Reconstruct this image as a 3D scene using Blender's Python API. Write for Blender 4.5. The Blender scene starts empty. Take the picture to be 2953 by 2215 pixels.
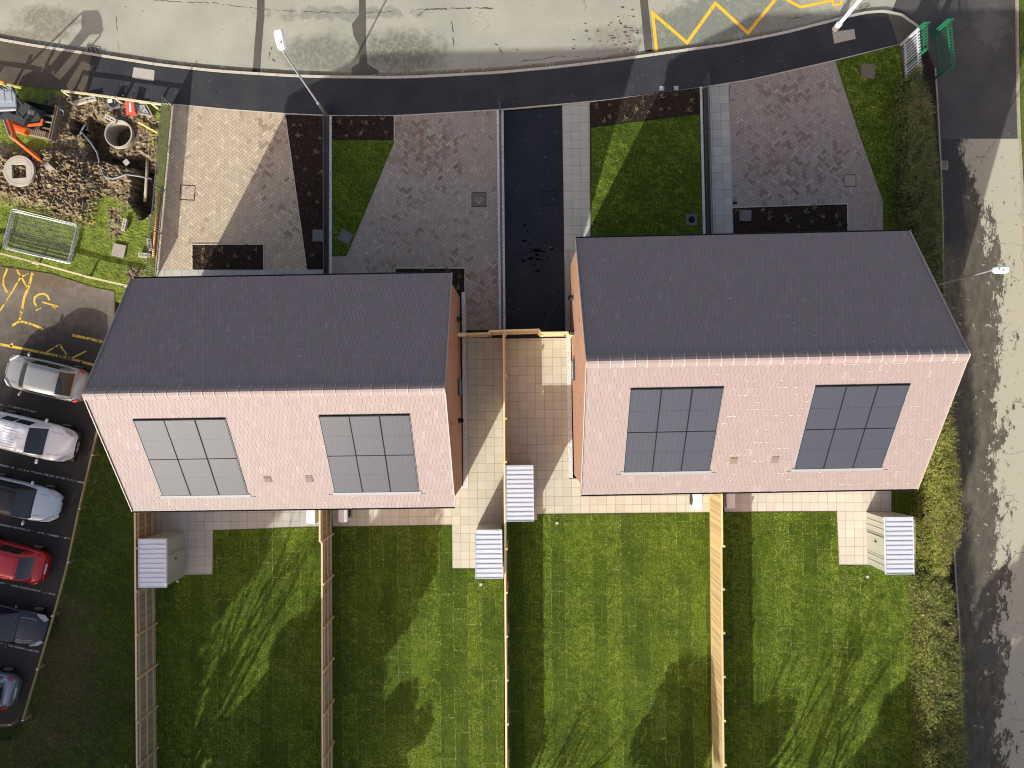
import bpy, math, random
import numpy as np
from mathutils import Vector, Matrix, Euler, noise
random.seed(7)
R = math.radians
S = bpy.context.scene
COL = S.collection

# ------------------------------------------------------------------ camera, sky, sun, exposure
CAM_Z = 35.8; FPX = 2047.0; CXP, CYP = 1476.5, 1107.5
cam_eul = Euler((0.0194, 0.0124, 0.0), 'XYZ')
cd = bpy.data.cameras.new('camera'); co = bpy.data.objects.new('camera', cd); COL.objects.link(co)
co.location = (0, 0, CAM_Z); co.rotation_euler = cam_eul
cd.sensor_width = 36; cd.lens = FPX / 2953 * 36; cd.clip_start = 0.5; cd.clip_end = 3000
S.camera = co
S.cycles.filter_width = 1.1
SUN_EL = R(24.0)
SHX, SHY = 0.455, 0.8905            # direction the shadows fall
world = bpy.data.worlds.new("World"); S.world = world; world.use_nodes = True
wn = world.node_tree; wn.nodes.clear()
wo = wn.nodes.new('ShaderNodeOutputWorld'); bg = wn.nodes.new('ShaderNodeBackground')
sk = wn.nodes.new('ShaderNodeTexSky'); sk.sky_type = 'NISHITA'; sk.sun_disc = False
sk.sun_elevation = SUN_EL; sk.sun_rotation = math.atan2(-SHX, -SHY)
sk.air_density = 0.9; sk.dust_density = 3.0; sk.ozone_density = 0.25
tint = wn.nodes.new('ShaderNodeMix'); tint.data_type = 'RGBA'; tint.blend_type = 'MULTIPLY'; tint.inputs[0].default_value = 1.0; tint.inputs[7].default_value = (1.19, 1.0, .90, 1)
wn.links.new(sk.outputs[0], tint.inputs[6]); wn.links.new(tint.outputs[2], bg.inputs[0]); bg.inputs[1].default_value = 0.148
wn.links.new(bg.outputs[0], wo.inputs[0])
sd = bpy.data.lights.new('sun', 'SUN'); so = bpy.data.objects.new('sun', sd); COL.objects.link(so)
sd.energy = 4.5; sd.angle = R(0.5); sd.color = (1.0, 0.985, 0.89)
ldir = Vector((SHX * math.cos(SUN_EL), SHY * math.cos(SUN_EL), -math.sin(SUN_EL)))
so.rotation_euler = ldir.to_track_quat('-Z', 'Y').to_euler(); so.location = (-30, -60, 40)
S.view_settings.view_transform = 'Standard'; S.view_settings.look = 'None'
S.view_settings.exposure = 0.56; S.view_settings.gamma = 1.0; S.view_settings.use_curve_mapping = False

CM = cam_eul.to_matrix()
def at(px, py, h=0.0):
    """point at height h that stands at survey position (px, py) of the aerial plan"""
    d = CM @ Vector(((px - CXP) / FPX, -(py - CYP) / FPX, -1.0))
    t = (h - CAM_Z) / d.z
    return Vector((d.x * t, d.y * t, h))

# ------------------------------------------------------------------ materials
MATS = {}
class NT:
    def __init__(s, name):
        s.m = bpy.data.materials.new(name); s.m.use_nodes = True; s.t = s.m.node_tree
        s.t.nodes.clear(); s.o = s.n('ShaderNodeOutputMaterial'); s.b = s.n('ShaderNodeBsdfPrincipled')
        s.t.links.new(s.b.outputs[0], s.o.inputs[0])
        s.tc = s.n('ShaderNodeTexCoord').outputs['Object']
        MATS[name] = s.m
    def n(s, k, **kw):
        x = s.t.nodes.new(k)
        for a, b in kw.items(): setattr(x, a, b)
        return x
    def l(s, a, b): s.t.links.new(a, b)
    def val(s, node, i, v):
        if hasattr(v, 'is_output') or isinstance(v, bpy.types.NodeSocket): s.l(v, node.inputs[i])
        else: node.inputs[i].default_value = v
    def noise(s, scale, detail=3, rough=.55, vec=None, dist=0.0):
        x = s.n('ShaderNodeTexNoise'); s.val(x, 'Vector', vec or s.tc)
        x.inputs['Scale'].default_value = scale; x.inputs['Detail'].default_value = detail
        x.inputs['Roughness'].default_value = rough; x.inputs['Distortion'].default_value = dist
        return x.outputs['Fac']
    def ramp(s, f, a, b, lo=0.0, hi=1.0, interp='LINEAR'):
        x = s.n('ShaderNodeMapRange'); x.interpolation_type = interp
        s.val(x, 0, f); x.inputs[1].default_value = a; x.inputs[2].default_value = b
        x.inputs[3].default_value = lo; x.inputs[4].default_value = hi
        return x.outputs[0]
    def math(s, op, a, b=0.0, clamp=False):
        x = s.n('ShaderNodeMath', operation=op); x.use_clamp = clamp
        s.val(x, 0, a); s.val(x, 1, b); return x.outputs[0]
    def mix(s, f, a, b, mode='MIX'):
        x = s.n('ShaderNodeMix', data_type='RGBA', blend_type=mode); x.clamp_factor = True
        s.val(x, 0, f)
        for i, c in ((6, a), (7, b)):
            if isinstance(c, (tuple, list)): x.inputs[i].default_value = (*c[:3], 1)
            else: s.l(c, x.inputs[i])
        return x.outputs[2]
    def vmap(s, loc=(0, 0, 0), rot=0.0, sc=(1, 1, 1)):
        x = s.n('ShaderNodeMapping'); s.l(s.tc, x.inputs[0])
        x.inputs[1].default_value = loc; x.inputs[2].default_value = (0, 0, rot); x.inputs[3].default_value = sc
        return x.outputs[0]
    def blob(s, x, y, rx, ry, amp=.5, sc=2.0, soft=.15):
        v = s.n('ShaderNodeMapping'); s.l(s.tc, v.inputs[0])
        v.vector_type = 'POINT'; v.inputs[1].default_value = (-x / rx, -y / ry, 0)
        v.inputs[3].default_value = (1 / rx, 1 / ry, 0)
        ab = s.n('ShaderNodeVectorMath', operation='LENGTH'); s.l(v.outputs[0], ab.inputs[0])
        nz = s.noise(sc, 5, .65)
        d = s.math('ADD', ab.outputs['Value'], s.math('MULTIPLY', s.math('SUBTRACT', nz, .5), amp * 4))
        return s.ramp(d, 1 - soft, 1 + soft, 1, 0)
    def out(s, col, rough=.8, bump=None, bd=.02, bs=1.0, metal=0.0, spec=None):
        if spec is None and isinstance(rough, float) and rough >= .75: spec = .18
        if isinstance(col, (tuple, list)): s.b.inputs['Base Color'].default_value = (*col[:3], 1)
        else: s.l(col, s.b.inputs['Base Color'])
        s.val(s.b, 'Roughness', rough); s.b.inputs['Metallic'].default_value = metal
        if spec is not None: s.b.inputs['Specular IOR Level'].default_value = spec
        if bump is not None:
            x = s.n('ShaderNodeBump'); x.inputs['Strength'].default_value = bs; x.inputs['Distance'].default_value = bd
            s.l(bump, x.inputs['Height']); s.l(x.outputs[0], s.b.inputs['Normal'])
        return s.m

def simple(name, c, rough=.5, var=.15, sc=6.0, bump=0.0, metal=0.0, spec=None, attr=False):
    t = NT(name)
    f = t.noise(sc, 5)
    base = t.n('ShaderNodeVertexColor', layer_name='Col').outputs[0] if attr else c
    lo = tuple(x * (1 - var) for x in (c if not attr else (1, 1, 1))); hi = tuple(min(1, x * (1 + var)) for x in (c if not attr else (1, 1, 1)))
    col = t.mix(f, lo, hi)
    if attr: col = t.mix(1.0, base, col, 'MULTIPLY')
    return t.out(col, rough, f if bump else None, bump or .01, 1.0, metal, spec)

def grass_mat(name, a, b, straw, seams=False, worn=None):
    t = NT(name)
    fine = t.noise(15, 4, .7, dist=.6); mid = t.noise(3.5, 4, .6, dist=.4); big = t.noise(.5, 3)
    str_ = t.noise(8, 3, .6, vec=t.vmap(rot=.7, sc=(1, 3.0, 1)), dist=.8)
    f = t.math('ADD', t.math('MULTIPLY', fine, .65), t.math('MULTIPLY', mid, .35))
    col = t.mix(t.ramp(f, .33, .67), a, b)
    col = t.mix(t.ramp(big, .38, .66, 0, .35), col, tuple(x * .62 for x in b))
    col = t.mix(t.ramp(str_, .56, .74, 0, .55), col, straw)
    h = t.math('ADD', t.math('MULTIPLY', fine, 1.0), t.math('MULTIPLY', str_, .7))
    if seams:
        br = t.n('ShaderNodeTexBrick'); br.offset = .42; br.squash = 1.0
        wv = t.n('ShaderNodeVectorMath', operation='ADD')
        mp = t.vmap(rot=R(90) + .012)
        nn = t.n('ShaderNodeTexNoise'); t.l(t.tc, nn.inputs['Vector']); nn.inputs['Scale'].default_value = 1.5; nn.inputs['Detail'].default_value = 3
        sc_ = t.n('ShaderNodeVectorMath', operation='SCALE'); t.l(nn.outputs['Color'], sc_.inputs[0]); sc_.inputs['Scale'].default_value = .10
        t.l(mp, wv.inputs[0]); t.l(sc_.outputs[0], wv.inputs[1]); t.l(wv.outputs[0], br.inputs['Vector'])
        br.inputs['Scale'].default_value = 1.0; br.inputs['Brick Width'].default_value = 2.05; br.inputs['Row Height'].default_value = .70
        br.inputs['Mortar Size'].default_value = .018; br.inputs['Mortar Smooth'].default_value = .6
        br.inputs['Color1'].default_value = (.80, .86, .9, 1); br.inputs['Color2'].default_value = (1.15, 1.12, 1.0, 1)
        br.inputs['Mortar'].default_value = (1.0, 1.0, 1.0, 1); br.inputs['Bias'].default_value = 0
        col = t.mix(1.0, col, br.outputs['Color'], 'MULTIPLY')
        sm = t.math('MULTIPLY', br.outputs['Fac'], t.ramp(t.noise(1.3, 4), .40, .62))
        col = t.mix(t.math('MULTIPLY', sm, .75), col, straw)
        h = t.math('SUBTRACT', h, t.math('MULTIPLY', sm, .8))
    if worn:
        for (x, y, rx, ry, c) in worn:
            col = t.mix(t.math('MULTIPLY', t.blob(x, y, rx, ry, .5, 1.5, .5), t.ramp(t.noise(7, 5), .4, .6)), col, c)
    return t.out(col, .95, h, .09, 1.0, spec=.15)

GA, GB, GS = (.035, .065, .006), (.12, .19, .018), (.26, .30, .08)
grass_mat('turf', GA, GB, GS, seams=True)
grass_mat('front_turf', (.03, .06, .006), (.10, .17, .014), (.20, .26, .05))
pA = at(150, 1900); pB = at(230, 2150)
grass_mat('rough_grass', (.028, .045, .010), (.09, .13, .028), (.18, .17, .07), worn=[(pA.x, pA.y, 2.4, 3.2, (.12, .095, .055)), (pB.x, pB.y, 1.8, 2.4, (.11, .09, .06))])
grass_mat('old_grass', (.05, .08, .012), (.18, .23, .04), (.30, .28, .10))

# --- road concrete
t = NT('road_concrete')
n1 = t.noise(.35, 4); n2 = t.noise(14, 4, .7); n3 = t.noise(2.2, 5, .65)
col = t.mix(t.ramp(n1, .35, .65), (.30, .305, .25), (.38, .38, .315))
col = t.mix(t.ramp(n2, .3, .7, 0, .3), col, (.27, .27, .22))
def P(x, y): p = at(x, y); return p.x, p.y
for (x, y, rx, ry, cc, amp, soft) in [(925, 150, 1.95, .95, (.17, .18, .14), .30, .35), (1160, 150, 2.1, 1.1, (.15, .16, .12), .34, .3),
        (1000, 35, 3.4, .32, (.22, .23, .19), .75, .2), (130, 55, 1.5, .75, (.19, .19, .15), .5, .3), (60, 100, 2.5, .3, (.22, .20, .15), .5, .4), (1780, 100, 1.3, .9, (.24, .24, .19), .95, .1), (1650, 60, 3.5, .3, (.36, .35, .28), .5, .6),
        (1990, 95, 2.3, 1.35, (.17, .185, .15), .22, .15), (2130, 40, 3.5, 1.2, (.19, .205, .17), .28, .15), (2330, 55, 2.5, .55, (.22, .22, .18), .5, .3)]:
    px, py = P(x, y); col = t.mix(t.math('MULTIPLY', t.math('MULTIPLY', t.blob(px, py, rx, ry, amp, 2.2, soft), .95), t.ramp(t.noise(5.5, 6, .75), .36, .52, .35, 1)), col, cc)
# scattered dark pits and cracks
sp = t.math('MULTIPLY', t.ramp(t.noise(5.5, 4, .6), .665, .70), t.ramp(t.noise(.8, 2), .46, .60))
col = t.mix(t.math('MULTIPLY', sp, .8), col, (.11, .11, .085))
vo = t.n('ShaderNodeTexVoronoi', feature='DISTANCE_TO_EDGE'); vo.inputs['Scale'].default_value = .22
wv = t.n('ShaderNodeVectorMath', operation='ADD'); nn = t.n('ShaderNodeTexNoise'); t.l(t.tc, nn.inputs['Vector']); nn.inputs['Scale'].default_value = 1.6; nn.inputs['Detail'].default_value = 5
t.l(t.tc, wv.inputs[0]); t.l(nn.outputs['Color'], wv.inputs[1]); t.l(wv.outputs[0], vo.inputs['Vector'])
ck = t.math('MULTIPLY', t.ramp(vo.outputs['Distance'], 0, .008, 1, 0), t.ramp(t.noise(.7, 2), .58, .62))
col = t.mix(t.math('MULTIPLY', ck, .55), col, (.13, .12, .10))
t.out(col, .85, n2, .006, 1.0)

# --- access road: worn black surfacing over concrete
t = NT('access_concrete')
n1 = t.noise(1.1, 6, .7, vec=t.vmap(sc=(1, .35, 1))); n2 = t.noise(14, 4, .7)
sx = t.n('ShaderNodeSeparateXYZ'); t.l(t.tc, sx.inputs[0])
conc = t.mix(n2, (.34, .325, .25), (.44, .42, .33))
blk = t.mix(t.ramp(t.noise(2.2, 7, .7, vec=t.vmap(sc=(1.6, .6, 1))), .3, .7), (.060, .056, .044), (.135, .125, .095))
dark = t.mix(t.noise(5, 5), (.035, .037, .04), (.06, .062, .06))
# distance from the left edge of the lane
wob = t.math('ADD', t.math('MULTIPLY', t.math('SUBTRACT', n1, .5), 5.0), t.math('MULTIPLY', t.math('SUBTRACT', t.noise(5, 6, .75, vec=t.vmap(sc=(1, .5, 1))), .5), 2.6))
yl = t.ramp(sx.outputs[1], 7.5, 14.0, 0.0, 2.4)
xf = t.math('ADD', t.math('ADD', sx.outputs[0], wob), yl)
m1 = t.ramp(xf, 24.0, 24.1, 1, 0)
m2 = t.math('MULTIPLY', t.ramp(t.math('ADD', sx.outputs[0], t.math('MULTIPLY', wob, .35)), 22.3, 22.5, 1, 0), t.ramp(sx.outputs[1], 6.8, 8.0, 0, 1))
n9 = t.noise(2.6, 6, .7)
col = t.mix(m1, conc, blk)
col = t.mix(t.math('MULTIPLY', t.ramp(n9, .62, .66), t.ramp(sx.outputs[0], 21.5, 23, .35, 1)), col, t.mix(m1, (.13, .125, .095), (.36, .35, .27)))
col = t.mix(m2, col, dark)
vo = t.n('ShaderNodeTexVoronoi', feature='DISTANCE_TO_EDGE'); vo.inputs['Scale'].default_value = .5
wv = t.n('ShaderNodeVectorMath', operation='ADD'); nn = t.n('ShaderNodeTexNoise'); t.l(t.tc, nn.inputs['Vector']); nn.inputs['Scale'].default_value = 1.2; nn.inputs['Detail'].default_value = 6
t.l(t.tc, wv.inputs[0]); t.l(nn.outputs['Color'], wv.inputs[1]); t.l(wv.outputs[0], vo.inputs['Vector'])
ck = t.math('MULTIPLY', t.ramp(vo.outputs['Distance'], 0, .012, 1, 0), t.ramp(t.noise(.6, 2), .52, .56))
col = t.mix(t.math('MULTIPLY', ck, .85), col, (.07, .065, .05))
t.out(col, .85, n9, .01, 1.0)

def asphalt(name, a, b, speck=.5, blobs=(), bsc=2.5):
    t = NT(name)
    n1 = t.noise(.6, 4); n2 = t.noise(26, 3, .8); n3 = t.noise(5, 5, .7)
    col = t.mix(t.ramp(n1, .35, .65), a, b)
    col = t.mix(t.ramp(n2, .45, .75, 0, speck), col, tuple(x * 2.0 for x in b))
    col = t.mix(t.ramp(n3, .60, .72, 0, .35), col, tuple(x * 1.7 for x in b))
    sp = t.ramp(t.noise(7, 2, .5), .70, .73, 0, .6)
    col = t.mix(sp, col, (.20, .19, .17))
    for (x, y, rx, ry, c, amp, soft) in blobs:
        px, py = P(x, y); col = t.mix(t.math('MULTIPLY', t.blob(px, py, rx, ry, amp, bsc, soft), .85), col, c)
    return t.out(col, .82, n2, .008, 1.0)
asphalt('new_tarmac', (.027, .029, .035), (.042, .043, .048), .4)
asphalt('old_tarmac', (.075, .062, .046), (.105, .088, .064), .3)
asphalt('drive_tarmac', (.015, .019, .026), (.022, .026, .033), .2)
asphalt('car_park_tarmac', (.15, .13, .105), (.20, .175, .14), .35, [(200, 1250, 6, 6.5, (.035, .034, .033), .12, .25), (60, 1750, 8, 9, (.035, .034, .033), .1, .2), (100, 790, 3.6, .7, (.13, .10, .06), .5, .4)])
asphalt('access_tarmac', (.055, .056, .058), (.078, .077, .074), .4, [(2860, 70, .8, .9, (.12, .12, .125), .7, .4)])
asphalt('patch_tarmac', (.07, .068, .058), (.10, .095, .08), .4)

# --- tinted by vertex colour
simple('block_paving', (1, 1, 1), .85, .16, 9, .004, attr=True)
simple('slab', (1, 1, 1), .8, .12, 4, .004, attr=True)
simple('tile', (1, 1, 1), .66, .10, 5, .003, attr=True, spec=.35)
simple('mulch', (1, 1, 1), .95, .3, 20, .02, attr=True)
simple('soil', (1, 1, 1), .95, .38, 9, .06, attr=True)
simple('leaf', (1, 1, 1), .6, .2, 5, attr=True, spec=.3)
t = NT('grass_blade'); vc = t.n('ShaderNodeVertexColor', layer_name='Col').outputs[0]; t.out(vc, .6, spec=.25)
tl = t.n('ShaderNodeBsdfTranslucent'); t.l(t.mix(1.0, vc, (1.5, 1.4, .9), 'MULTIPLY'), tl.inputs[0]); mx = t.n('ShaderNodeMixShader'); mx.inputs[0].default_value = .45
t.l(t.b.outputs[0], mx.inputs[1]); t.l(tl.outputs[0], mx.inputs[2]); t.l(mx.outputs[0], t.o.inputs[0])
simple('timber', (1, 1, 1), .8, .22, 7, .003, attr=True)
simple('mortar', (.13, .115, .095), .95, .3, 20)
simple('slab_joint', (.11, .10, .075), .95, .4, 20)
simple('mulch_base', (.032, .022, .017), .95, .5, 14, .05)
t = NT('gravel'); v = t.n('ShaderNodeTexVoronoi'); t.l(t.tc, v.inputs['Vector']); v.inputs['Scale'].default_value = 17
cc = t.mix(t.ramp(v.outputs['Distance'], .1, .6), (.86, .86, .85), (.52, .52, .53))
cc = t.mix(t.ramp(t.noise(9, 3), .60, .70, 0, .7), cc, (.22, .20, .18)); t.out(cc, .7, v.outputs['Distance'], .03, -1.0)
t = NT('dirty_gravel'); v = t.n('ShaderNodeTexVoronoi'); t.l(t.tc, v.inputs['Vector']); v.inputs['Scale'].default_value = 20
cc = t.mix(t.ramp(v.outputs['Distance'], .1, .7), (.50, .42, .36), (.16, .12, .10)); t.out(cc, .8, v.outputs['Distance'], .03)
simple('kerb_stone', (.48, .455, .38), .8, .14, 8, .004)
simple('concrete', (.40, .38, .33), .85, .18, 5, .006)
simple('rough_concrete', (.33, .30, .25), .9, .3, 6, .01)
simple('brown_cover', (.17, .14, .115), .8, .25, 8, .006)
simple('grey_cover', (.17, .17, .165), .8, .25, 8, .006)
simple('drain_block', (.11, .13, .15), .6, .25, 10)
simple('damp', (.003, .003, .004), .9, spec=.0)
simple('crack_dark', (.085, .08, .062), .9)
simple('gap_black', (.012, .011, .010), .9)
simple('render_white', (.62, .62, .60), .7)
simple('black_plastic', (.016, .016, .018), .4)
simple('rubber', (.014, .014, .014), .8)
simple('dark_metal', (.085, .088, .10), .45, metal=.0)
simple('galvanised', (.55, .57, .60), .38, .15, 8, metal=.55)
simple('lamp_white', (.80, .82, .84), .35, .04)
simple('steel', (.62, .64, .66), .3, metal=.8)
simple('shed_roof', (.70, .74, .82), .32, .06, 3, metal=.25)
simple('shed_wall', (.36, .385, .33), .45, .08, 3)
simple('white_casing', (.78, .78, .77), .4, .03)
simple('window_grey', (.06, .07, .085), .35)
simple('door_grey', (.10, .12, .14), .4)
simple('flashing', (.22, .25, .275), .6, .1, 6, spec=.3)
simple('panel_frame', (.012, .013, .016), .7, spec=.1)
simple('fascia', (.022, .020, .028), .4)
simple('verge', (.36, .32, .30), .55)
simple('school_green', (.022, .145, .075), .4, .2, 10)
simple('palisade_grey', (.58, .60, .66), .4, .1, metal=.2)
simple('orange_paint', (.78, .12, .018), .4, .15, 9)
simple('machine_grey', (.055, .058, .06), .38, .25, 5)
simple('cab_grey', (.30, .33, .37), .33, .12, 4)
simple('mud_steel', (.20, .155, .11), .7, .35, 8, .01)
simple('red_paint', (.66, .05, .035), .5, .2, 9)
simple('blue_plastic', (.28, .50, .58), .4, .1)
simple('yellow_timber', (.80, .58, .16), .7, .1)
simple('orange_pipe', (.80, .36, .07), .5, .1)
simple('grey_hose', (.18, .19, .22), .5, .35, 14)
simple('sign_white', (.8, .8, .8), .5)
simple('number_plate', (.62, .62, .58), .4)
simple('hazard_orange', (.9, .2, .02), .4)
simple('blue_mark', (.05, .10, .35), .4); simple('red_mark', (.6, .05, .05), .4)
t = NT('brick')
sx = t.n('ShaderNodeSeparateXYZ'); t.l(t.tc, sx.inputs[0]); cb = t.n('ShaderNodeCombineXYZ')
t.l(t.math('ADD', sx.outputs[0], sx.outputs[1]), cb.inputs[0]); t.l(sx.outputs[2], cb.inputs[1])
br = t.n('ShaderNodeTexBrick'); t.l(cb.outputs[0], br.inputs['Vector']); br.inputs['Scale'].default_value = 1
br.inputs['Brick Width'].default_value = .225; br.inputs['Row Height'].default_value = .075; br.inputs['Mortar Size'].default_value = .009
br.inputs['Color1'].default_value = (.33, .155, .095, 1); br.inputs['Color2'].default_value = (.42, .215, .135, 1); br.inputs['Mortar'].default_value = (.44, .38, .31, 1)
t.out(t.mix(t.ramp(t.noise(1.2, 4), .3, .7, 0, .3), br.outputs['Color'], (.30, .15, .10)), .85, br.outputs['Fac'], .006, -1.0)
t = NT('solar_cell')
sx = t.n('ShaderNodeSeparateXYZ'); t.l(t.n('ShaderNodeTexCoord').outputs['Generated'], sx.inputs[0])
def linesx(t, s, n, w):
    f = t.math('FRACT', t.math('MULTIPLY', s, n)); return t.ramp(t.math('ABSOLUTE', t.math('SUBTRACT', f, .5)), .5 - w, .5, 0, 1)
bb = linesx(t, sx.outputs[0], 18, .10); hl = linesx(t, sx.outputs[1], 2, .014); vl = linesx(t, sx.outputs[0], 6, .02)
cl = t.mix(t.math('MULTIPLY', bb, .5), (.036, .042, .062), (.105, .117, .15)); cl = t.mix(t.math('MULTIPLY', vl, .35), cl, (.2, .22, .25)); cl = t.mix(hl, cl, (.012, .014, .02))
t.out(cl, .5, None, spec=.26)
t = NT('glass_dark'); t.out((.018, .026, .032), .06, None, spec=.8)
t = NT('window_glass'); t.out((.03, .04, .05), .05, None, spec=.8)
t = NT('clear_mesh'); t.out((.45, .48, .5), .4, None, metal=.5)
def paint(name, c, metal=.4, flake=.05):
    t = NT(name); f = t.noise(2.5, 4); t.out(t.mix(f, tuple(x * (1 - flake) for x in c), tuple(min(1, x * (1 + flake)) for x in c)), .28, None, metal=metal)
    t.b.inputs['Coat Weight'].default_value = .6; t.b.inputs['Coat Roughness'].default_value = .06
paint('silver_paint', (.33, .335, .33), .5); paint('white_paint', (.76, .77, .79), .0); paint('pale_blue_paint', (.46, .57, .64), .25)
paint('red_car_paint', (.42, .012, .02), .2); paint('navy_paint', (.02, .028, .042), .4); paint('blue_grey_paint', (.22, .26, .33), .5)
t = NT('headlamp_glass'); t.out((.45, .47, .5), .12, None, spec=.9)
t = NT('tail_lamp_red'); t.out((.45, .012, .012), .15)
def worn_paint(name, c, thr=.42):
    t = NT(name); f = t.ramp(t.math('ADD', t.math('MULTIPLY', t.noise(7, 5, .7), .6), t.math('MULTIPLY', t.noise(1.3, 3), .4)), thr - .03, thr + .03)
    col = t.mix(t.noise(6, 4), tuple(x * .8 for x in c), c)
    t.out(col, .75); tr = t.n('ShaderNodeBsdfTransparent'); mx = t.n('ShaderNodeMixShader')
    t.l(f, mx.inputs[0]); t.l(tr.outputs[0], mx.inputs[1]); t.l(t.b.outputs[0], mx.inputs[2]); t.l(mx.outputs[0], t.o.inputs[0])
worn_paint('yellow_marking', (.92, .52, .05), .40); worn_paint('faded_yellow', (.72, .50, .08), .46); worn_paint('faded_white', (.42, .40, .36), .49)
worn_paint('gutter_dirt', (.26, .21, .14), .47)

# ------------------------------------------------------------------ mesh helpers
def rc(c, v=.1, hue=.03):
    k = 1 + random.uniform(-v, v); return tuple(max(0, min(1, x * k * (1 + random.uniform(-hue, hue)))) for x in c)
class MB:
    def __init__(s): s.v = []; s.f = []; s.c = []
    def add(s, vs, fs, col=None):
        b = len(s.v); s.v += [tuple(p) for p in vs]
        for f in fs: s.f.append([b + i for i in f]); s.c.append(col)
        return s
    def box(s, x0, x1, y0, y1, z0, z1, col=None):
        if x0 > x1: x0, x1 = x1, x0
        if y0 > y1: y0, y1 = y1, y0
        return s.add([(x0, y0, z0), (x1, y0, z0), (x1, y1, z0), (x0, y1, z0), (x0, y0, z1), (x1, y0, z1), (x1, y1, z1), (x0, y1, z1)],
                     [(0, 3, 2, 1), (4, 5, 6, 7), (0, 1, 5, 4), (1, 2, 6, 5), (2, 3, 7, 6), (3, 0, 4, 7)], col)
    def beam(s, p, q, w, h, col=None, up=(0, 0, 1)):
        p = Vector(p); q = Vector(q); d = (q - p).normalized(); u = Vector(up)
        if abs(d.dot(u)) > .98: u = Vector((0, 1, 0))
        a = d.cross(u).normalized(); b = a.cross(d).normalized(); a *= w / 2; b *= h / 2
        vs = [p - a - b, p + a - b, p + a + b, p - a + b, q - a - b, q + a - b, q + a + b, q - a + b]
        return s.add(vs, [(0, 3, 2, 1), (4, 5, 6, 7), (0, 1, 5, 4), (1, 2, 6, 5), (2, 3, 7, 6), (3, 0, 4, 7)][:], col)
    def poly(s, pts, z, col=None):
        return s.add([(p[0], p[1], z) for p in ccw(pts)], [list(range(len(pts)))], col)
    def prism(s, pts, z0, z1, col=None):
        pts = ccw(pts); n = len(pts)
        s.add([(p[0], p[1], z0) for p in pts] + [(p[0], p[1], z1) for p in pts],
              [list(range(n))[::-1], list(range(n, 2 * n))] + [(i, (i + 1) % n, n + (i + 1) % n, n + i) for i in range(n)], col); return s
    def tube(s, pts, rs, n=8, col=None, caps=True):
        pts = [Vector(p) for p in pts]; b = len(s.v); m = len(pts)
        if not isinstance(rs, (list, tuple)): rs = [rs] * m
        for i, p in enumerate(pts):
            d = (pts[min(i + 1, m - 1)] - pts[max(i - 1, 0)]).normalized()
            u = Vector((0, 0, 1)) if abs(d.z) < .9 else Vector((0, 1, 0)); a = d.cross(u).normalized(); c = a.cross(d)
            for k in range(n):
                t = 2 * math.pi * k / n; s.v.append(tuple(p + (a * math.cos(t) + c * math.sin(t)) * rs[i]))
        for i in range(m - 1):
            for k in range(n):
                s.f.append([b + i * n + k, b + (i + 1) * n + k, b + (i + 1) * n + (k + 1) % n, b + i * n + (k + 1) % n]); s.c.append(col)
        if caps:
            s.f.append([b + k for k in range(n)]); s.c.append(col)
            s.f.append([b + (m - 1) * n + k for k in range(n)][::-1]); s.c.append(col)
        return s
    def ring(s, cx, cy, z0, z1, r0, r1, n=40, col=None):
        vs = []; fs = []
        for k in range(n):
            t = 2 * math.pi * k / n; c, d = math.cos(t), math.sin(t)
            vs += [(cx + r0 * c, cy + r0 * d, z0), (cx + r1 * c, cy + r1 * d, z0), (cx + r1 * c, cy + r1 * d, z1), (cx + r0 * c, cy + r0 * d, z1)]
        for k in range(n):
            a = 4 * k; b = 4 * ((k + 1) % n)
            fs += [(a + 3, a + 2, b + 2, b + 3), (a + 2, a + 1, b + 1, b + 2), (a, a + 3, b + 3, b), (a, b, b + 1, a + 1)]
        return s.add(vs, fs, col)
    def build(s, name, mat, parent=None, smooth=False, sub=0, bevel=0.0):
        me = bpy.data.meshes.new(name); me.from_pydata(s.v, [], s.f); me.materials.append(MATS[mat])
        if any(c is not None for c in s.c):
            at_ = me.color_attributes.new('Col', 'FLOAT_COLOR', 'CORNER'); buf = []
            for p, c in zip(me.polygons, s.c):
                c = c or (.5, .5, .5)
                buf += [c[0], c[1], c[2], 1.0] * p.loop_total
            at_.data.foreach_set('color', buf)
        if smooth: me.polygons.foreach_set('use_smooth', [True] * len(me.polygons))
        me.update()
        o = bpy.data.objects.new(name, me); COL.objects.link(o)
        if parent is not None: o.parent = parent
        if bevel:
            b = o.modifiers.new('b', 'BEVEL'); b.width = bevel; b.segments = 2; b.limit_method = 'ANGLE'
        if sub:
            m = o.modifiers.new('s', 'SUBSURF'); m.levels = sub; m.render_levels = sub
        return o
def ccw(pts):
    a = sum(pts[i][0] * pts[(i + 1) % len(pts)][1] - pts[(i + 1) % len(pts)][0] * pts[i][1] for i in range(len(pts)))
    return list(pts) if a > 0 else list(pts)[::-1]
def W(pxs, h=0.0): return [tuple(at(x, y, h)[:2]) for x, y in pxs]
def tag(o, label=None, cat=None, group=None, kind=None):
    if label: o['label'] = label
    if cat: o['category'] = cat
    if group: o['group'] = group
    if kind: o['kind'] = kind
    return o
def empty(name, loc=(0, 0, 0), rz=0.0):
    o = bpy.data.objects.new(name, None); COL.objects.link(o); o.location = loc; o.rotation_euler = (0, 0, rz); o.empty_display_size = .2; return o
def copy_tree(o, parent=None):
    c = o.copy(); COL.objects.link(c); c.parent = parent
    for ch in [x for x in o.children]: copy_tree(ch, c)
    return c
def struct(o): o['kind'] = 'structure'; return o
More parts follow.
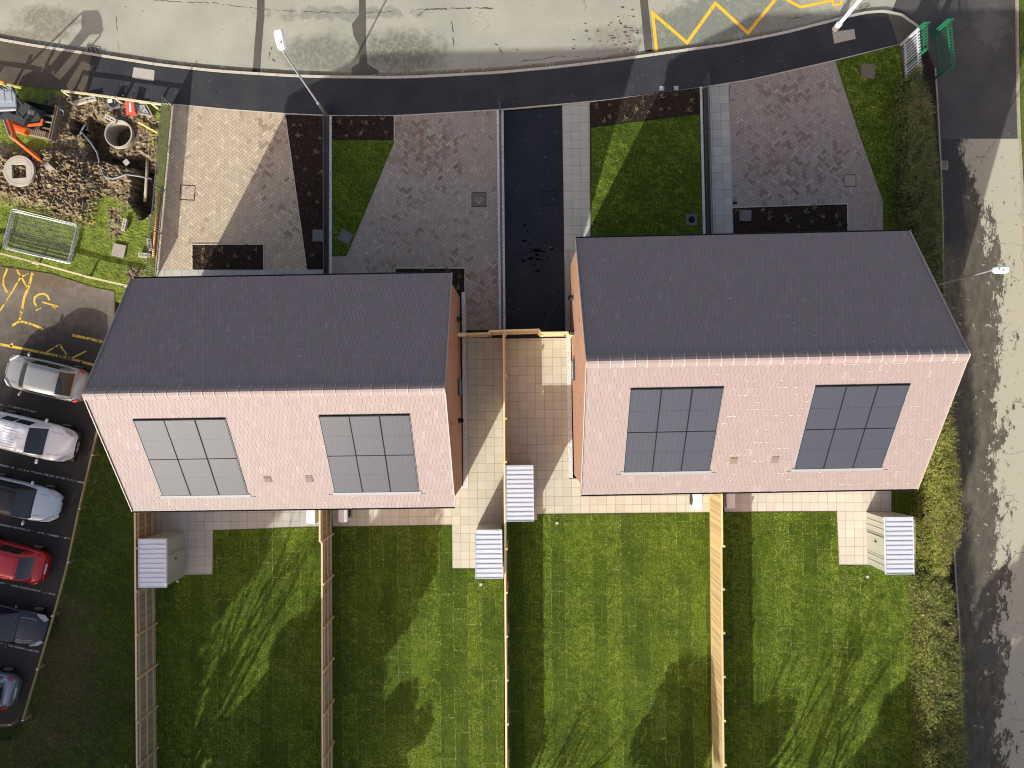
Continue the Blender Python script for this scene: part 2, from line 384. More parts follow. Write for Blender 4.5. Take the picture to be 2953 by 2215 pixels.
def clip(subj, quad):
    out = list(subj); q = ccw(quad)
    for i in range(len(q)):
        a, b = q[i], q[(i + 1) % len(q)]
        inp = out; out = []
        if not inp: return []
        def side(p): return (b[0] - a[0]) * (p[1] - a[1]) - (b[1] - a[1]) * (p[0] - a[0])
        for j in range(len(inp)):
            p, c = inp[j - 1], inp[j]; sp, sc = side(p), side(c)
            if (sp >= 0) != (sc >= 0):
                k = sp / (sp - sc); out.append((p[0] + (c[0] - p[0]) * k, p[1] + (c[1] - p[1]) * k))
            if sc >= 0: out.append(c)
    return out
def inside(pt, poly):
    x, y = pt; r = False; n = len(poly)
    for i in range(n):
        x0, y0 = poly[i]; x1, y1 = poly[(i + 1) % n]
        if (y0 > y) != (y1 > y) and x < (x1 - x0) * (y - y0) / (y1 - y0) + x0: r = not r
    return r
def strip_pts(pts, w):
    L, Rr = [], []
    n = len(pts)
    for i in range(n):
        p = Vector(pts[i][:2]); a = Vector(pts[max(i - 1, 0)][:2]); b = Vector(pts[min(i + 1, n - 1)][:2])
        d1 = (p - a).normalized() if i else (b - p).normalized(); d2 = (b - p).normalized() if i < n - 1 else d1
        m = (d1 + d2).normalized(); k = max(.35, m.dot(d1)); nrm = Vector((-m.y, m.x)) * (w / 2 / k)
        L.append(tuple(p + nrm)); Rr.append(tuple(p - nrm))
    return L, Rr
def strip(mb, pts, w, z, col=None):
    L, Rr = strip_pts(pts, w)
    for i in range(len(pts) - 1): mb.poly([L[i], Rr[i], Rr[i + 1], L[i + 1]], z, col)
    return mb
def resample(pts, step):
    out = []
    for i in range(len(pts) - 1):
        a, b = Vector(pts[i][:2]), Vector(pts[i + 1][:2]); n = max(1, round((b - a).length / step))
        out += [tuple(a.lerp(b, k / n)) for k in range(n)]
    return out + [tuple(pts[-1][:2])]

def kerb(name, pxs, w, z0, z1, length=.915, mat='kerb_stone'):
    pts = [Vector((*p, 0)) for p in W(pxs)]; mb = MB()
    cum = [0]
    for i in range(1, len(pts)): cum.append(cum[-1] + (pts[i] - pts[i - 1]).length)
    def at_s(s):
        for i in range(1, len(pts)):
            if s <= cum[i] or i == len(pts) - 1: return pts[i - 1].lerp(pts[i], min(1.02, (s - cum[i - 1]) / max(1e-6, cum[i] - cum[i - 1])))
    s = 0
    while s < cum[-1] - .05:
        e = min(s + length, cum[-1]); a, b = at_s(s + .008), at_s(e - .006)
        dz = random.uniform(-.004, .004)
        a2 = a.copy(); b2 = b.copy(); a2.z = b2.z = (z0 + z1) / 2 + dz
        mb.beam(a2, b2, w, z1 - z0); s = e
    return struct(mb.build(name, mat))

# ------------------------------------------------------------------ ground, roads, pavement
HX0, HX1, HY0, HY1 = -34.0, -17.3, 5.0, 16.15
mb = MB(); B = 900
for (a, b, c, d) in ((-B, HX0, -B, B), (HX1, B, -B, B), (HX0, HX1, -B, HY0), (HX0, HX1, HY1, B)):
    mb.add([(a, c, -.16), (b, c, -.16), (b, d, -.16), (a, d, -.16)], [(0, 1, 2, 3)])
struct(mb.build('ground', 'rough_grass'))
KERB = [(-260, 75), (-100, 97), (0, 114), (108, 133), (239, 152), (320, 165), (461, 187), (600, 202), (658, 207), (832, 218), (943, 221.5), (1117, 223), (1200, 221.5), (1434, 209), (1577, 196), (1690, 183.5), (1801, 169), (1900, 155), (2089, 128.6), (2259, 95), (2378, 65), (2473, 40), (2523, 32), (2573, 32), (2618, 50), (2653, 82)]
INNER = [(-260, 190), (-100, 218), (0, 237), (176, 260), (461, 298), (500, 301), (658, 316), (816, 327.5), (959, 334), (1136, 334), (1200, 331), (1437, 316.5), (1621, 300.6), (1754, 288), (1900, 270.6), (2024.5, 252), (2169, 229), (2408, 174.5), (2593, 128.6), (2612, 110)]
kp = W(KERB)
road = kp[:24] + [tuple(at(2600, 25)[:2]), tuple(at(2760, -20)[:2]), (60, 25), (60, 45), (-70, 45), (-70, 20)]
struct(MB().prism(road, -.2, -.12).build('road', 'road_concrete'))
# pavement, newer black surfacing east of the dig, older brown to the west
kin = [(x, y + 5) for x, y in KERB]
new_p = [p for p in kin if 300 < p[0] < 2545] + [(2560, 40), (2592, 129)] + [p for p in INNER[::-1] if 461 < p[0] < 2590]
struct(MB().prism(W([(262, 160)] + new_p + [(461, 298), (250, 270)]), -.18, 0.0).build('pavement', 'new_tarmac'))
struct(MB().prism(W([p for p in kin if p[0] < 245] + [(262, 160), (250, 270), (176, 260), (0, 237), (-100, 218), (-260, 190)]), -.18, -.001).build('pavement', 'old_tarmac'))
struct(MB().prism(W([(2560, 40), (2573, 36), (2618, 54), (2653, 86), (2640, 230), (2610, 235), (2592, 129)]), -.18, -.002).build('pavement', 'patch_tarmac'))
kerb('kerb', KERB, .13, -.17, .012)
mb = MB()
for (a, b) in ((KERB[1:20], 5),):
    strip(mb, resample(W([(x, y - 9) for x, y in a]), .5), .32, -.114)
struct(mb.build('gutter_dirt', 'gutter_dirt'))
kerb('edging', INNER[4:19], .055, -.1, .012)
# joints and trenches cut across the road
mb = MB()
strip(mb, resample(W([(751, -60), (749, 40), (745, 90), (741, 140), (737, 205)]), .6), .38, -.114)
strip(mb, resample(W([(1864, -60), (1858, 0), (1864, 60), (1872, 146)]), .6), .40, -.114)
mb.poly(W([(1033, -60), (1052, -60), (1055, 150), (1058, 180), (1068, 188), (1090, 200), (1090, 211), (1012, 212), (1012, 192), (1035, 178), (1034, 130), (1018, 100), (1013, 66), (1034, 40)]), -.112)
struct(mb.build('road_trench_patch', 'patch_tarmac'))
mb = MB(); random.seed(15)
for pl, w in (([(440, -4), (500, 1), (620, 6), (680, 14), (760, 23), (830, 27), (900, 31), (1040, 33), (1140, 30)], .03), ([(1200, 24), (1235, 23), (1290, 22), (1350, 20), (1420, 21)], .06), ([(1205, 42), (1222, 28), (1236, 18)], .035), ([(1428, 122), (1440, 134), (1447, 150)], .05),
              ([(1300, 58), (1306, 88)], .06), ([(1307, 100), (1308, 135)], .05), ([(780, 130), (772, 165), (790, 172)], .05), ([(2264, 52), (2310, 47), (2360, 33)], .025), ([(1500, 172), (1560, 168), (1600, 160), (1650, 158), (1690, 164)], .03), ([(330, 45), (336, 90), (338, 140)], .03)):
    q = resample(W(pl), .16); q = [(x + random.uniform(-.035, .035), y + random.uniform(-.035, .035)) for x, y in q]
    for i in range(len(q) - 1):
        if random.random() < .86: strip(mb, [q[i], q[i + 1]], w * random.uniform(.4, 1.4), -.1165)
for _ in range(70):
    x, y = random.gauss(1790, 70), random.gauss(95, 30); p = at(x, y); n = 9; r_ = random.uniform(.02, .11)
    if x > 1850 or y > 140: continue
    mb.poly([(p.x + r_ * random.uniform(.4, 1.5) * math.cos(6.283 * k / n), p.y + r_ * .6 * random.uniform(.4, 1.2) * math.sin(6.283 * k / n)) for k in range(n)], -.1165)
struct(mb.build('road_cracks', 'crack_dark'))
# access lane on the right
LANE_L = [(2653, 84), (2697, 195), (2706, 331), (2715, 511), (2720, 692), (2720, 783), (2735, 1200), (2751, 1577), (2758, 1694), (2766, 1802), (2769, 1931), (2780, 2215), (2800, 2600)]
LANE_R = [(2935, -20), (2937, 209), (2941, 376), (2953, 602), (2962, 900), (2975, 1300), (2990, 1700), (3010, 2215), (3020, 2600)]
top = at(0, 398).y
struct(MB().prism(W([(2600, -30), (2573, 32), (2618, 50)] + LANE_L[:4] + [(2716, 560), (2950, 560)] + LANE_R[:3][::-1]), -.2, -.114).build('access_road', 'access_tarmac'))
struct(MB().prism(W([(2709, 398), (2942, 398)] + LANE_R[3:] + LANE_L[3:][::-1]), -.2, -.108).build('access_road', 'access_concrete'))
kerb('edging', LANE_L[1:], .07, -.15, .02, mat='rough_concrete')
kerb('kerb', LANE_R, .10, -.15, 0.0, mat='rough_concrete')
struct(MB().poly(W([(2810, 1858), (2878, 1862), (2876, 1920), (2808, 1915)]), -.103).build('road_trench_patch', 'patch_tarmac'))
struct(MB().prism(W([(2941, -20), (2943, 209), (2947, 376), (2959, 602), (2968, 900), (2981, 1300), (2996, 1700), (3016, 2215), (3016, 2600), (3500, 2600), (3500, -20)]), -.18, -.02).build('verge', 'old_grass'))
struct(MB().prism(W([(2563, 140), (2600, 128), (2622, 64), (2654, 90), (2697, 200), (2703, 331), (2712, 511), (2717, 692), (2717, 783), (2732, 1200), (2748, 1577), (2755, 1694), (2763, 1802), (2766, 1931), (2777, 2215), (2790, 2600), (2560, 2600), (2560, 665), (2560, 400)]), -.18, -.03).build('hedge_bottom_soil', 'mulch_base'))

# yellow and white markings
mb = MB(); strip(mb, W([(1895, 146), (1883, 34), (1983, 120), (2065, 6), (2159, 92), (2234, 0), (2270, -40)]), .165, -.110)
strip(mb, W([(2262, -14), (2279, 0), (2311, 17), (2382, 2), (2400, -2)]), .15, -.108); strip(mb, W([(2400, -14), (2407, 11), (2428, 8), (2431, -14)]), .12, -.108)
struct(mb.build('road_marking', 'yellow_marking'))

# ------------------------------------------------------------------ block paving / slabs
def herring(mb, poly, z, base, W_=.138, ang=R(45), stain=(), blob=.32):
    xs = [p[0] for p in poly]; ys = [p[1] for p in poly]
    cx, cy = sum(xs) / len(xs), sum(ys) / len(ys); Rd = max(math.dist((cx, cy), p) for p in poly) + .5
    c, s = math.cos(ang), math.sin(ang); w = W_; n = int(Rd / w) + 4; g = .006
    cells = []
    for j in range(-n, n):
        for i in range(-n, n):
            m = (i - j) % 4
            if m == 0: cells.append((i * w, j * w, 2 * w, w))       # lies across cells i, i+1
            if m == 2: cells.append((i * w, (j - 1) * w, w, 2 * w))
    for (x, y, a, b) in cells:
        if x * x + y * y > Rd * Rd * 1.05: continue
        q = [(x + g, y + g), (x + a - g, y + g), (x + a - g, y + b - g), (x + g, y + b - g)]
        q = [(cx + u * c - v * s, cy + u * s + v * c) for u, v in q]
        mx, my = q[0][0] / 2 + q[2][0] / 2, q[0][1] / 2 + q[2][1] / 2
        r = clip(poly, q)
        if len(r) < 3: continue
        col = rc(base, .10, .03)
        if random.random() < .05: col = tuple(min(1, k * 1.22) for k in base)
        if random.random() < .012: col = tuple(k * .72 for k in base)
        for (sx, sy, sr, sc, pr) in stain:
            d = math.dist((mx, my), (sx, sy)) / sr
            nz = noise.noise(Vector((mx * 1.5, my * 1.5, 3.1)))
            if d + nz * .9 < 1 and random.random() < pr: k_ = random.uniform(.15, .7); col = tuple(a_ * (1 - k_) + b_ * k_ for a_, b_ in zip(col, rc(sc, .2)))
        mb.poly(r, z + random.uniform(-.0012, .0012), col)
def border(mb, pts, z, base, w=.26, step=.125):
    """a course of blocks laid square to a line"""
    for i in range(len(pts) - 1):
        a, b = Vector(pts[i]), Vector(pts[i + 1]); d = (b - a); L = d.length; d.normalize(); nn = Vector((-d.y, d.x)) * w
        k = max(1, round(L / step))
        for j in range(k):
            p = a + d * (L * j / k + .005); q = a + d * (L * (j + 1) / k - .005)
            col = rc(base, .1) if random.random() > .08 else tuple(k * .72 for k in base)
            mb.poly([tuple(p), tuple(q), tuple(q + nn), tuple(p + nn)], z, col)
PAVE = (.50, .42, .31); PAVE2 = (.38, .335, .285)
def paving(name, outer, base, stain, borders):
    pl = W(outer)
    struct(MB().prism(pl, -.15, .002).build(name + '_bed', 'mortar'))
    mb = MB(); herring(mb, pl, .006, base, stain=[(*P(x, y), r, c, p) for x, y, r, c, p in stain])
    for b in borders: border(mb, W(b), .0095, tuple(k * .92 for k in base))
    return struct(mb.build(name, 'block_paving'))
BR = (.20, .115, .08); BR2 = (.26, .16, .09); DKS = (.17, .145, .12)
paving('driveway', [(492, 303), (658, 318), (822, 331), (884, 778), (448, 778), (452, 700), (480, 480)], PAVE,
       [(790, 380, 1.0, BR2, .45), (740, 345, .6, BR2, .2), (800, 480, 1.1, DKS, .18), (840, 620, 1.4, DKS, .18), (720, 500, .8, BR2, .1)],
       [[(822, 333), (884, 776)], [(500, 318), (656, 332), (820, 344)], [(545, 702), (770, 702)]])
paving('driveway', [(1138, 335), (1437, 319), (1443, 820), (1445, 952), (1343, 952), (1343, 845), (1340, 772), (1300, 800), (958, 800), (958, 739), (999, 739), (1055, 607), (1137, 410)], PAVE2,
       [(1230, 420, 1.6, BR, .55), (1190, 380, 1.1, BR2, .4), (1270, 500, .8, BR, .3), (1200, 560, .8, DKS, .3), (1170, 650, 1.2, BR, .10), (1330, 700, 1.0, BR2, .10), (1100, 760, .9, BR2, .35), (1330, 770, 1.0, BR, .3), (1390, 860, 1.3, (.27, .13, .10), .4)],
       [[(1432, 330), (1439, 815)], [(1138, 350), (1430, 334)], [(1136, 412), (1000, 739)]][:2] + [[(1137, 406), (1137, 337)], [(999, 739), (1055, 607), (1137, 412)]])
paving('driveway', [(2104, 243), (2260, 210), (2409, 177), (2471, 367), (2545, 579), (2548, 700), (2112, 700)], (.36, .31, .275),
       [(2250, 240, 1.0, BR, .4), (2330, 260, .9, BR, .35), (2255, 300, .7, (.19, .15, .12), .4), (2350, 340, .8, DKS, .25), (2290, 450, 1.6, BR, .3), (2390, 460, 1.0, BR, .35), (2250, 520, 1.6, BR, .25), (2180, 420, 1.3, BR2, .15), (2390, 560, 1.4, DKS, .12)],
       [[(2110, 590), (2105, 258)][::-1], [(2404, 192), (2262, 224), (2106, 258)][::-1], [(2548, 690), (2545, 579), (2471, 367), (2409, 180)][::-1], [(2112, 597), (2443, 586)][::1]])
SLAB = (.54, .515, .42); SLABG = (.44, .44, .40)
def slabs(name, outer, base, z=.012, org=None, sz=.437, rot=.012, var=.06, joint='slab_joint'):
    pl = W(outer); struct(MB().prism(pl, -.15, z - .006).build(name + '_bed', joint))
    mb = MB(); ox, oy = W([org])[0] if org else pl[0]; c, s = math.cos(rot), math.sin(rot)
    xs = [abs((p[0] - ox)) for p in pl] + [abs(p[1] - oy) for p in pl]; n = int(max(xs) / sz) + 3; g = .005
    for i in range(-n, n):
        for j in range(-n, n):
            x, y = i * sz, j * sz
            q = [(x + g, y + g), (x + sz - g, y + g), (x + sz - g, y + sz - g), (x + g, y + sz - g)]
            q = [(ox + u * c - v * s, oy + u * s + v * c) for u, v in q]
            r = clip(pl, q)
            if len(r) >= 3: mb.poly(r, z + random.uniform(-.001, .002), rc(base, var, .02))
    return struct(mb.build(name, 'slab'))
slabs('path', [(448, 777), (934, 777), (934, 805), (446, 805)], SLABG, org=(450, 777), z=.014)
slabs('path', [(1621, 303), (1700, 296), (1703, 700), (1703, 760), (1630, 760), (1627, 719)], SLABG, org=(1702, 700))
slabs('path', [(1627, 719), (1641, 719), (1632, 963), (1630, 960)], (.30, .30, .29), org=(1632, 960), z=.010)
slabs('path', [(2041, 247), (2102, 241), (2116, 690), (2052, 690)], SLABG, org=(2115, 670), rot=.03, var=.10)
slabs('patio', [(1345, 975), (1452, 975), (1452, 1668), (1370, 1668), (1370, 1640), (1304, 1640), (1303, 1514), (960, 1519), (958, 1440), (1345, 1400)], SLAB, org=(1303, 1514), rot=.012)
slabs('patio', [(448, 1440), (930, 1440), (930, 1518), (615, 1529), (613, 1657), (470, 1659), (470, 1600), (448, 1600)], SLABG, org=(615, 1529), rot=.008)
slabs('patio', [(1458, 977), (1634, 975), (1640, 1380), (2050, 1380), (2048, 1478), (1549, 1483), (1549, 1500), (1462, 1500)], SLAB, org=(1549, 1483), rot=.012)
slabs('patio', [(2070, 1380), (2570, 1380), (2570, 1475), (2640, 1490), (2640, 1630), (2419, 1630), (2412, 1475), (2090, 1477)], (.62, .57, .49), org=(2412, 1475), rot=.004)
struct(MB().prism(W([(1453, 323), (1621, 308), (1630, 976), (1458, 976)]), -.15, .004).build('driveway', 'drive_tarmac'))
mb = MB(); random.seed(91)
for (x, y, r_) in [(1513, 650, .10), (1512, 694, .12), (1550, 721, .22), (1530, 746, .14), (1551, 748, .15), (1568, 727, .10), (1592, 719, .10), (1551, 781, .12), (1510, 752, .12), (1520, 668, .05), (1545, 690, .05), (1500, 712, .06), (1575, 700, .06), (1580, 742, .05), (1540, 765, .07), (1560, 765, .05), (1525, 705, .06), (1535, 660, .04), (1590, 700, .04), (1505, 735, .05), (1568, 752, .07), (1530, 725, .08), (1548, 735, .10)]:
    p = at(x, y); n = 18; pts = []
    for k in range(n): a = 6.283 * k / n; q = r_ * random.uniform(.35, 1.15); pts.append((p.x + 1.3 * q * math.cos(a), p.y + .6 * q * math.sin(a)))
    mb.poly(pts, .0075)
struct(mb.build('damp_patch', 'damp'))
# gravel strips and low kerbs
struct(MB().prism(W([(1331, 843), (1342, 843), (1344, 955), (1345, 1100), (1350, 1408), (1336, 1408), (1333, 1000)]), -.1, .020).build('gravel_strip', 'gravel'))
struct(MB().prism(W([(1633, 963), (1645, 963), (1652, 1378), (1640, 1378)]), -.1, .020).build('gravel_strip', 'gravel'))
struct(MB().prism(W([(1632, 719), (1645, 719), (1645, 962), (1632, 962)]), -.1, .018).build('gravel_strip', 'rough_concrete'))
struct(MB().prism(W([(1449, 978), (1457, 978), (1460, 1345), (1452, 1345)]), -.1, .018).build('gravel_strip', 'dirty_gravel'))
struct(MB().prism(W([(1432, 320), (1439, 320), (1446, 955), (1439, 955)]), -.1, .05).build('edging', 'gravel'))
struct(MB().prism(W([(1445.5, 320), (1452, 320), (1458, 955), (1451, 955)]), -.1, .05).build('edging', 'gravel'))
struct(MB().prism(W([(950, 335), (957, 335), (958, 805), (950, 805)]), -.1, .05).build('edging', 'gravel'))
struct(MB().prism(W([(2018, 251), (2024, 251), (2035, 700), (2027, 700)]), -.1, .05).build('edging', 'gravel'))

# lawns
def lawn(pxs, mat='turf', z=.03): return struct(MB().prism(W(pxs), -.15, z).build('lawn', mat))
lawn([(958, 405), (1137, 405), (1137, 410), (1055, 607), (999, 739), (958, 739)], 'front_turf')
lawn([(1704, 368), (2018, 330), (2027, 700), (1704, 720)], 'front_turf')
lawn([(2409, 177), (2592, 129), (2605, 230), (2610, 665), (2610, 760), (2548, 760), (2546, 579), (2471, 367)], 'front_turf')
lawn([(448, 1659), (613, 1657), (615, 1529), (930, 1518), (940, 2500), (448, 2500)])
lawn([(940, 1519), (1303, 1514), (1304, 1640), (1370, 1640), (1370, 1668), (1452, 1668), (1456, 2500), (940, 2500)])
lawn([(1456, 1500), (1549, 1500), (1549, 1483), (2048, 1478), (2060, 2500), (1458, 2500)])
lawn([(2060, 1477), (2412, 1475), (2419, 1630), (2640, 1630), (2660, 2500), (2062, 2500)])
lawn([(2570, 1380), (2660, 1380), (2660, 1490), (2572, 1475)])
struct(MB().prism(W([(288, 1100), (448, 1100), (448, 2500), (-200, 2500), (-200, 2160), (60, 2130), (66, 2080), (190, 1648), (282, 1242)]), -.15, -.01).build('lawn', 'rough_grass'))
# car park
struct(MB().prism(W([(-350, 700), (-100, 745), (0, 768), (150, 790), (275, 830), (330, 840), (330, 1100), (290, 1240), (224, 1490), (188, 1650), (64, 2085), (20, 2100), (-200, 2110), (-400, 2110)]), -.15, 0.0).build('car_park', 'car_park_tarmac'))
mb = MB()
for pl, w in (([(22, 774), (11, 800), (10, 822), (22, 846)], .10), ([(48, 778), (62, 800), (80, 832)], .10), ([(94, 787), (84, 825), (70, 858), (62, 900), (57, 926)], .13), ([(82, 789), (60, 799), (30, 850), (0, 897)], .09),
              ([(57, 926), (34, 940)], .12), ([(57, 926), (95, 936), (125, 950)], .12), ([(0, 993), (42, 1001), (121, 1017), (200, 1034), (278, 1055)], .13), ([(172, 993), (198, 1033)], .10), ([(134, 1016), (172, 993)], .08),
              ([(204, 1035), (249, 1012)], .08), ([(209, 967), (250, 975), (298, 987)], .13), ([(106, 884), (99, 872), (100, 858), (112, 849), (126, 847), (137, 853), (143, 866)], .10), ([(122, 871), (145, 878), (160, 880), (166, 884), (160, 888), (152, 882)], .08),
              ([(95, 900), (118, 888)], .07), ([(31, 1000), (36, 990)], .12)):
    strip(mb, W(pl), w, .005)
struct(mb.build('parking_marking', 'faded_yellow'))
mb = MB()
for pl in ([(-60, 1152), (105, 1189)], [(-60, 1328), (250, 1394)], [(-60, 1500), (202, 1554)], [(-60, 1667), (159, 1715)], [(-60, 1843), (112, 1880)], [(205, 838), (232, 822)]):
    strip(mb, resample(W(pl), .5), .09, .005)
struct(mb.build('parking_marking', 'faded_white'))

# standing grass blades, laid in rolls with their own lean
def grass(pxs, dens, z, a, b, straw, label, seed, roll=True, hgt=.026, avoid=(), rnd=.35, patch=None):
    rg = np.random.default_rng(seed); pl = np.array(W(pxs)); lo, hi = pl.min(0), pl.max(0)
    n = int(np.prod(hi - lo) * dens); p = rg.uniform(lo, hi, (n, 2))
    def ins(p, q):
        r = np.zeros(len(p), bool)
        for i in range(len(q)):
            (x0, y0), (x1, y1) = q[i], q[(i + 1) % len(q)]
            if y0 == y1: continue
            r ^= ((y0 > p[:, 1]) != (y1 > p[:, 1])) & (p[:, 0] < (x1 - x0) * (p[:, 1] - y0) / (y1 - y0) + x0)
        return r
    p = p[ins(p, pl)]; n = len(p)
    def vn(x, y, s, k):
        r = np.random.default_rng(k); o = np.zeros(len(x))
        for _ in range(7):
            t = r.uniform(0, 6.28); o += np.sin((x * np.cos(t) + y * np.sin(t)) * s * r.uniform(.6, 1.6) + r.uniform(0, 6.28) + 1.3 * np.sin(y * s * .7 + x * s * .4))
        return o / 4
    c, s_ = math.cos(.012), math.sin(.012); u = p[:, 0] * c + p[:, 1] * s_ + .02 * vn(p[:, 0], p[:, 1], 2.2, 1); v = p[:, 1] * c - p[:, 0] * s_
    iu = np.floor(u / .70); iv = np.floor(v / 2.05 + .37 * iu % 1)
    h = np.sin(iu * 12.9898 + iv * 78.233 + seed) * 43758.5453; h = h - np.floor(h)
    h2 = np.sin(iu * 39.34 + seed) * 2734.1; h2 = h2 - np.floor(h2)
    fu = np.abs((u / .70 - iu) - .5) * 2; gv = v / 2.05 + .37 * iu % 1; fv = np.abs((gv - iv) - .5) * 2
    seam = ((fu > .935) | (fv > .975)) & (vn(p[:, 0], p[:, 1], 1.6, 31) > -.25) if roll else np.zeros(n, bool)
    ang = (h2 * 6.28 + h * 1.2) if roll else vn(p[:, 0], p[:, 1], 1.5, 3) * 2
    lean = np.stack([np.cos(ang), np.sin(ang)], 1) * (.30 if roll else .2) + rg.normal(0, rnd, (n, 2)) + np.stack([vn(p[:, 0], p[:, 1], 7, 5), vn(p[:, 0], p[:, 1], 7, 6)], 1) * .30
    L = rg.uniform(.6, 1.35, n) * hgt * (1 + .25 * vn(p[:, 0], p[:, 1], 9, 8)); yaw = rg.uniform(0, 6.28, n); wd = rg.uniform(.006, .013, n)
    sx, sy = np.cos(yaw) * wd, np.sin(yaw) * wd
    V_ = np.zeros((n, 3, 3)); V_[:, 0, 0] = p[:, 0] - sx; V_[:, 0, 1] = p[:, 1] - sy; V_[:, 1, 0] = p[:, 0] + sx; V_[:, 1, 1] = p[:, 1] + sy; V_[:, :2, 2] = z
    V_[:, 2, 0] = p[:, 0] + lean[:, 0] * L * 1.7; V_[:, 2, 1] = p[:, 1] + lean[:, 1] * L * 1.6; V_[:, 2, 2] = z + L * .8
    f = np.clip(.5 + .30 * vn(p[:, 0], p[:, 1], 3.2, 11) + .50 * vn(p[:, 0], p[:, 1], 14, 12) * (.5 + h2) + .5 * vn(p[:, 0], p[:, 1], 38, 14) + rg.normal(0, .2, n) + ((h - .5) * .7 + (h2 - .5) * .8 if roll else 0), 0, 1)[:, None]
    col = np.array(a) * (1 - f) + np.array(b) * f
    st = (rg.random(n) < .04) | (seam & (rg.random(n) < .8)); col[st] = np.array(straw) * rg.uniform(.7, 1.15, (st.sum(), 1))
    if patch:
        for (x, y, r_, cc) in patch:
            q = at(x, y); m_ = np.hypot(p[:, 0] - q.x, p[:, 1] - q.y) / r_ + .5 * vn(p[:, 0], p[:, 1], 2.5, 21) + rg.normal(0, .2, n) < 1; m_ &= rg.random(n) < .75; col[m_] = np.array(cc) * rg.uniform(.6, 1.2, (m_.sum(), 1))
    me = bpy.data.meshes.new('grass'); me.vertices.add(3 * n); me.vertices.foreach_set('co', V_.astype(np.float32).ravel()); me.loops.add(3 * n); me.loops.foreach_set('vertex_index', np.arange(3 * n, dtype=np.int32))
    me.polygons.add(n); me.polygons.foreach_set('loop_start', np.arange(0, 3 * n, 3, dtype=np.int32)); me.polygons.foreach_set('loop_total', np.full(n, 3, dtype=np.int32)); me.update(calc_edges=True)
    ca = me.color_attributes.new('Col', 'FLOAT_COLOR', 'POINT'); cc = np.ones((n, 3, 4), np.float32); cc[:, :, :3] = col[:, None, :]; ca.data.foreach_set('color', cc.ravel())
    me.materials.append(MATS['grass_blade']); o = bpy.data.objects.new('grass', me); COL.objects.link(o); o['kind'] = 'stuff'; o['label'] = label; o['category'] = 'grass'; return o
BA, BB, BS = (.075, .13, .016), (.43, .57, .085), (.74, .74, .34)
D = 1500
grass([(450, 1661), (613, 1659), (615, 1531), (930, 1520), (940, 2300), (450, 2300)], D, .03, BA, BB, BS, 'turf rolls in the shaded leftmost back garden', 1)
grass([(962, 1521), (1303, 1516), (1304, 1642), (1370, 1642), (1370, 1670), (1452, 1670), (1456, 2300), (962, 2300)], D, .03, BA, BB, BS, 'turf rolls in the half shaded back garden west of the middle fence', 2)
grass([(1463, 1505), (1549, 1503), (1549, 1485), (2046, 1480), (2054, 2300), (1464, 2300)], D, .03, BA, BB, BS, 'turf rolls in the sunniest back garden east of the middle fence', 3)
grass([(2052, 1479), (2412, 1477), (2419, 1632), (2632, 1632), (2650, 2300), (2060, 2300)], D, .03, BA, BB, BS, 'turf rolls in the back garden beside the hedge', 4)
grass([(960, 406), (1135, 406), (1135, 411), (1053, 607), (998, 738), (960, 738)], 1500, .03, BA, BB, BS, 'short grass of the small wedge shaped front lawn', 5, False, .035)
grass([(1706, 370), (2016, 332), (2024, 700), (1706, 700)], 1500, .03, BA, (.41, .54, .08), BS, 'short grass of the part-lit front lawn', 6, False, .038)
grass([(2411, 178), (2590, 131), (2603, 230), (2606, 700), (2549, 700), (2547, 579), (2473, 367)], 1500, .03, BA, BB, BS, 'short grass of the shaded strip left of the hedge', 7, False, .035)
grass([(285, 1250), (383, 1250), (386, 2300), (0, 2300), (40, 2110), (68, 2080), (192, 1650)], 1100, -.01, (.06, .12, .015), (.24, .38, .05), (.34, .32, .15), 'rough grass strip between the parked cars and the long fence', 8, False, .06, patch=[(150, 1880, 2.6, (.34, .27, .17)), (60, 2150, 1.6, (.36, .30, .2)), (200, 2020, 1.6, (.30, .25, .14))])

# planting beds with bark mulch
def bed(pxs, edge=None, z=.022, dens=110):
    pl = W(pxs); struct(MB().prism(pl, -.1, z).build('planting_bed', 'mulch_base'))
    mb = MB(); xs = [p[0] for p in pl]; ys = [p[1] for p in pl]
    for _ in range(int((max(xs) - min(xs)) * (max(ys) - min(ys)) * dens)):
        x, y = random.uniform(min(xs), max(xs)), random.uniform(min(ys), max(ys))
        if not inside((x, y), pl): continue
        a = random.uniform(0, 3.14); l = random.uniform(.02, .07); w = random.uniform(.008, .025); e = Euler((random.uniform(-.6, .6), random.uniform(-.6, .6), a)).to_matrix()
        c = rc(random.choice([(.045, .029, .021), (.03, .020, .016), (.03, .02, .016), (.11, .07, .05), (.02, .014, .012)]), .3)
        vs = [Vector((x, y, z + random.uniform(.006, .03))) + e @ Vector(k) for k in ((-l, -w, 0), (l, -w, 0), (l, w, 0), (-l, w, 0))]
        mb.add(vs, [(0, 1, 2, 3)], c)
    o = mb.build('bark_mulch', 'mulch'); o['kind'] = 'stuff'; o['label'] = 'dark bark mulch chips covering a planting bed'; o['category'] = 'mulch'
    if edge:
        m2 = MB(); e = W(edge)
        for i in range(len(e) - 1): m2.beam((*e[i], .015), (*e[i + 1], .015), .05, .06)
        struct(m2.build('edging', 'kerb_stone'))
bed([(556, 706), (760, 706), (760, 778), (557, 778)], [(555, 778), (554.5, 705), (761.5, 705), (761.5, 778)])
bed([(824, 332), (948, 335), (949, 777), (886, 777)], [(822.5, 331), (885, 777)])
bed([(958, 335), (1136, 335), (1136, 404), (958, 404)], [(1137.5, 335), (1137.5, 408)])
bed([(1140, 775), (1340, 775), (1340, 843), (1325, 843), (1325, 860), (1140, 860)], [(1139, 800), (1139, 773.5), (1341, 773.5), (1341, 843)])
bed([(1702, 297), (2017, 253), (2018, 329), (1704, 366)])
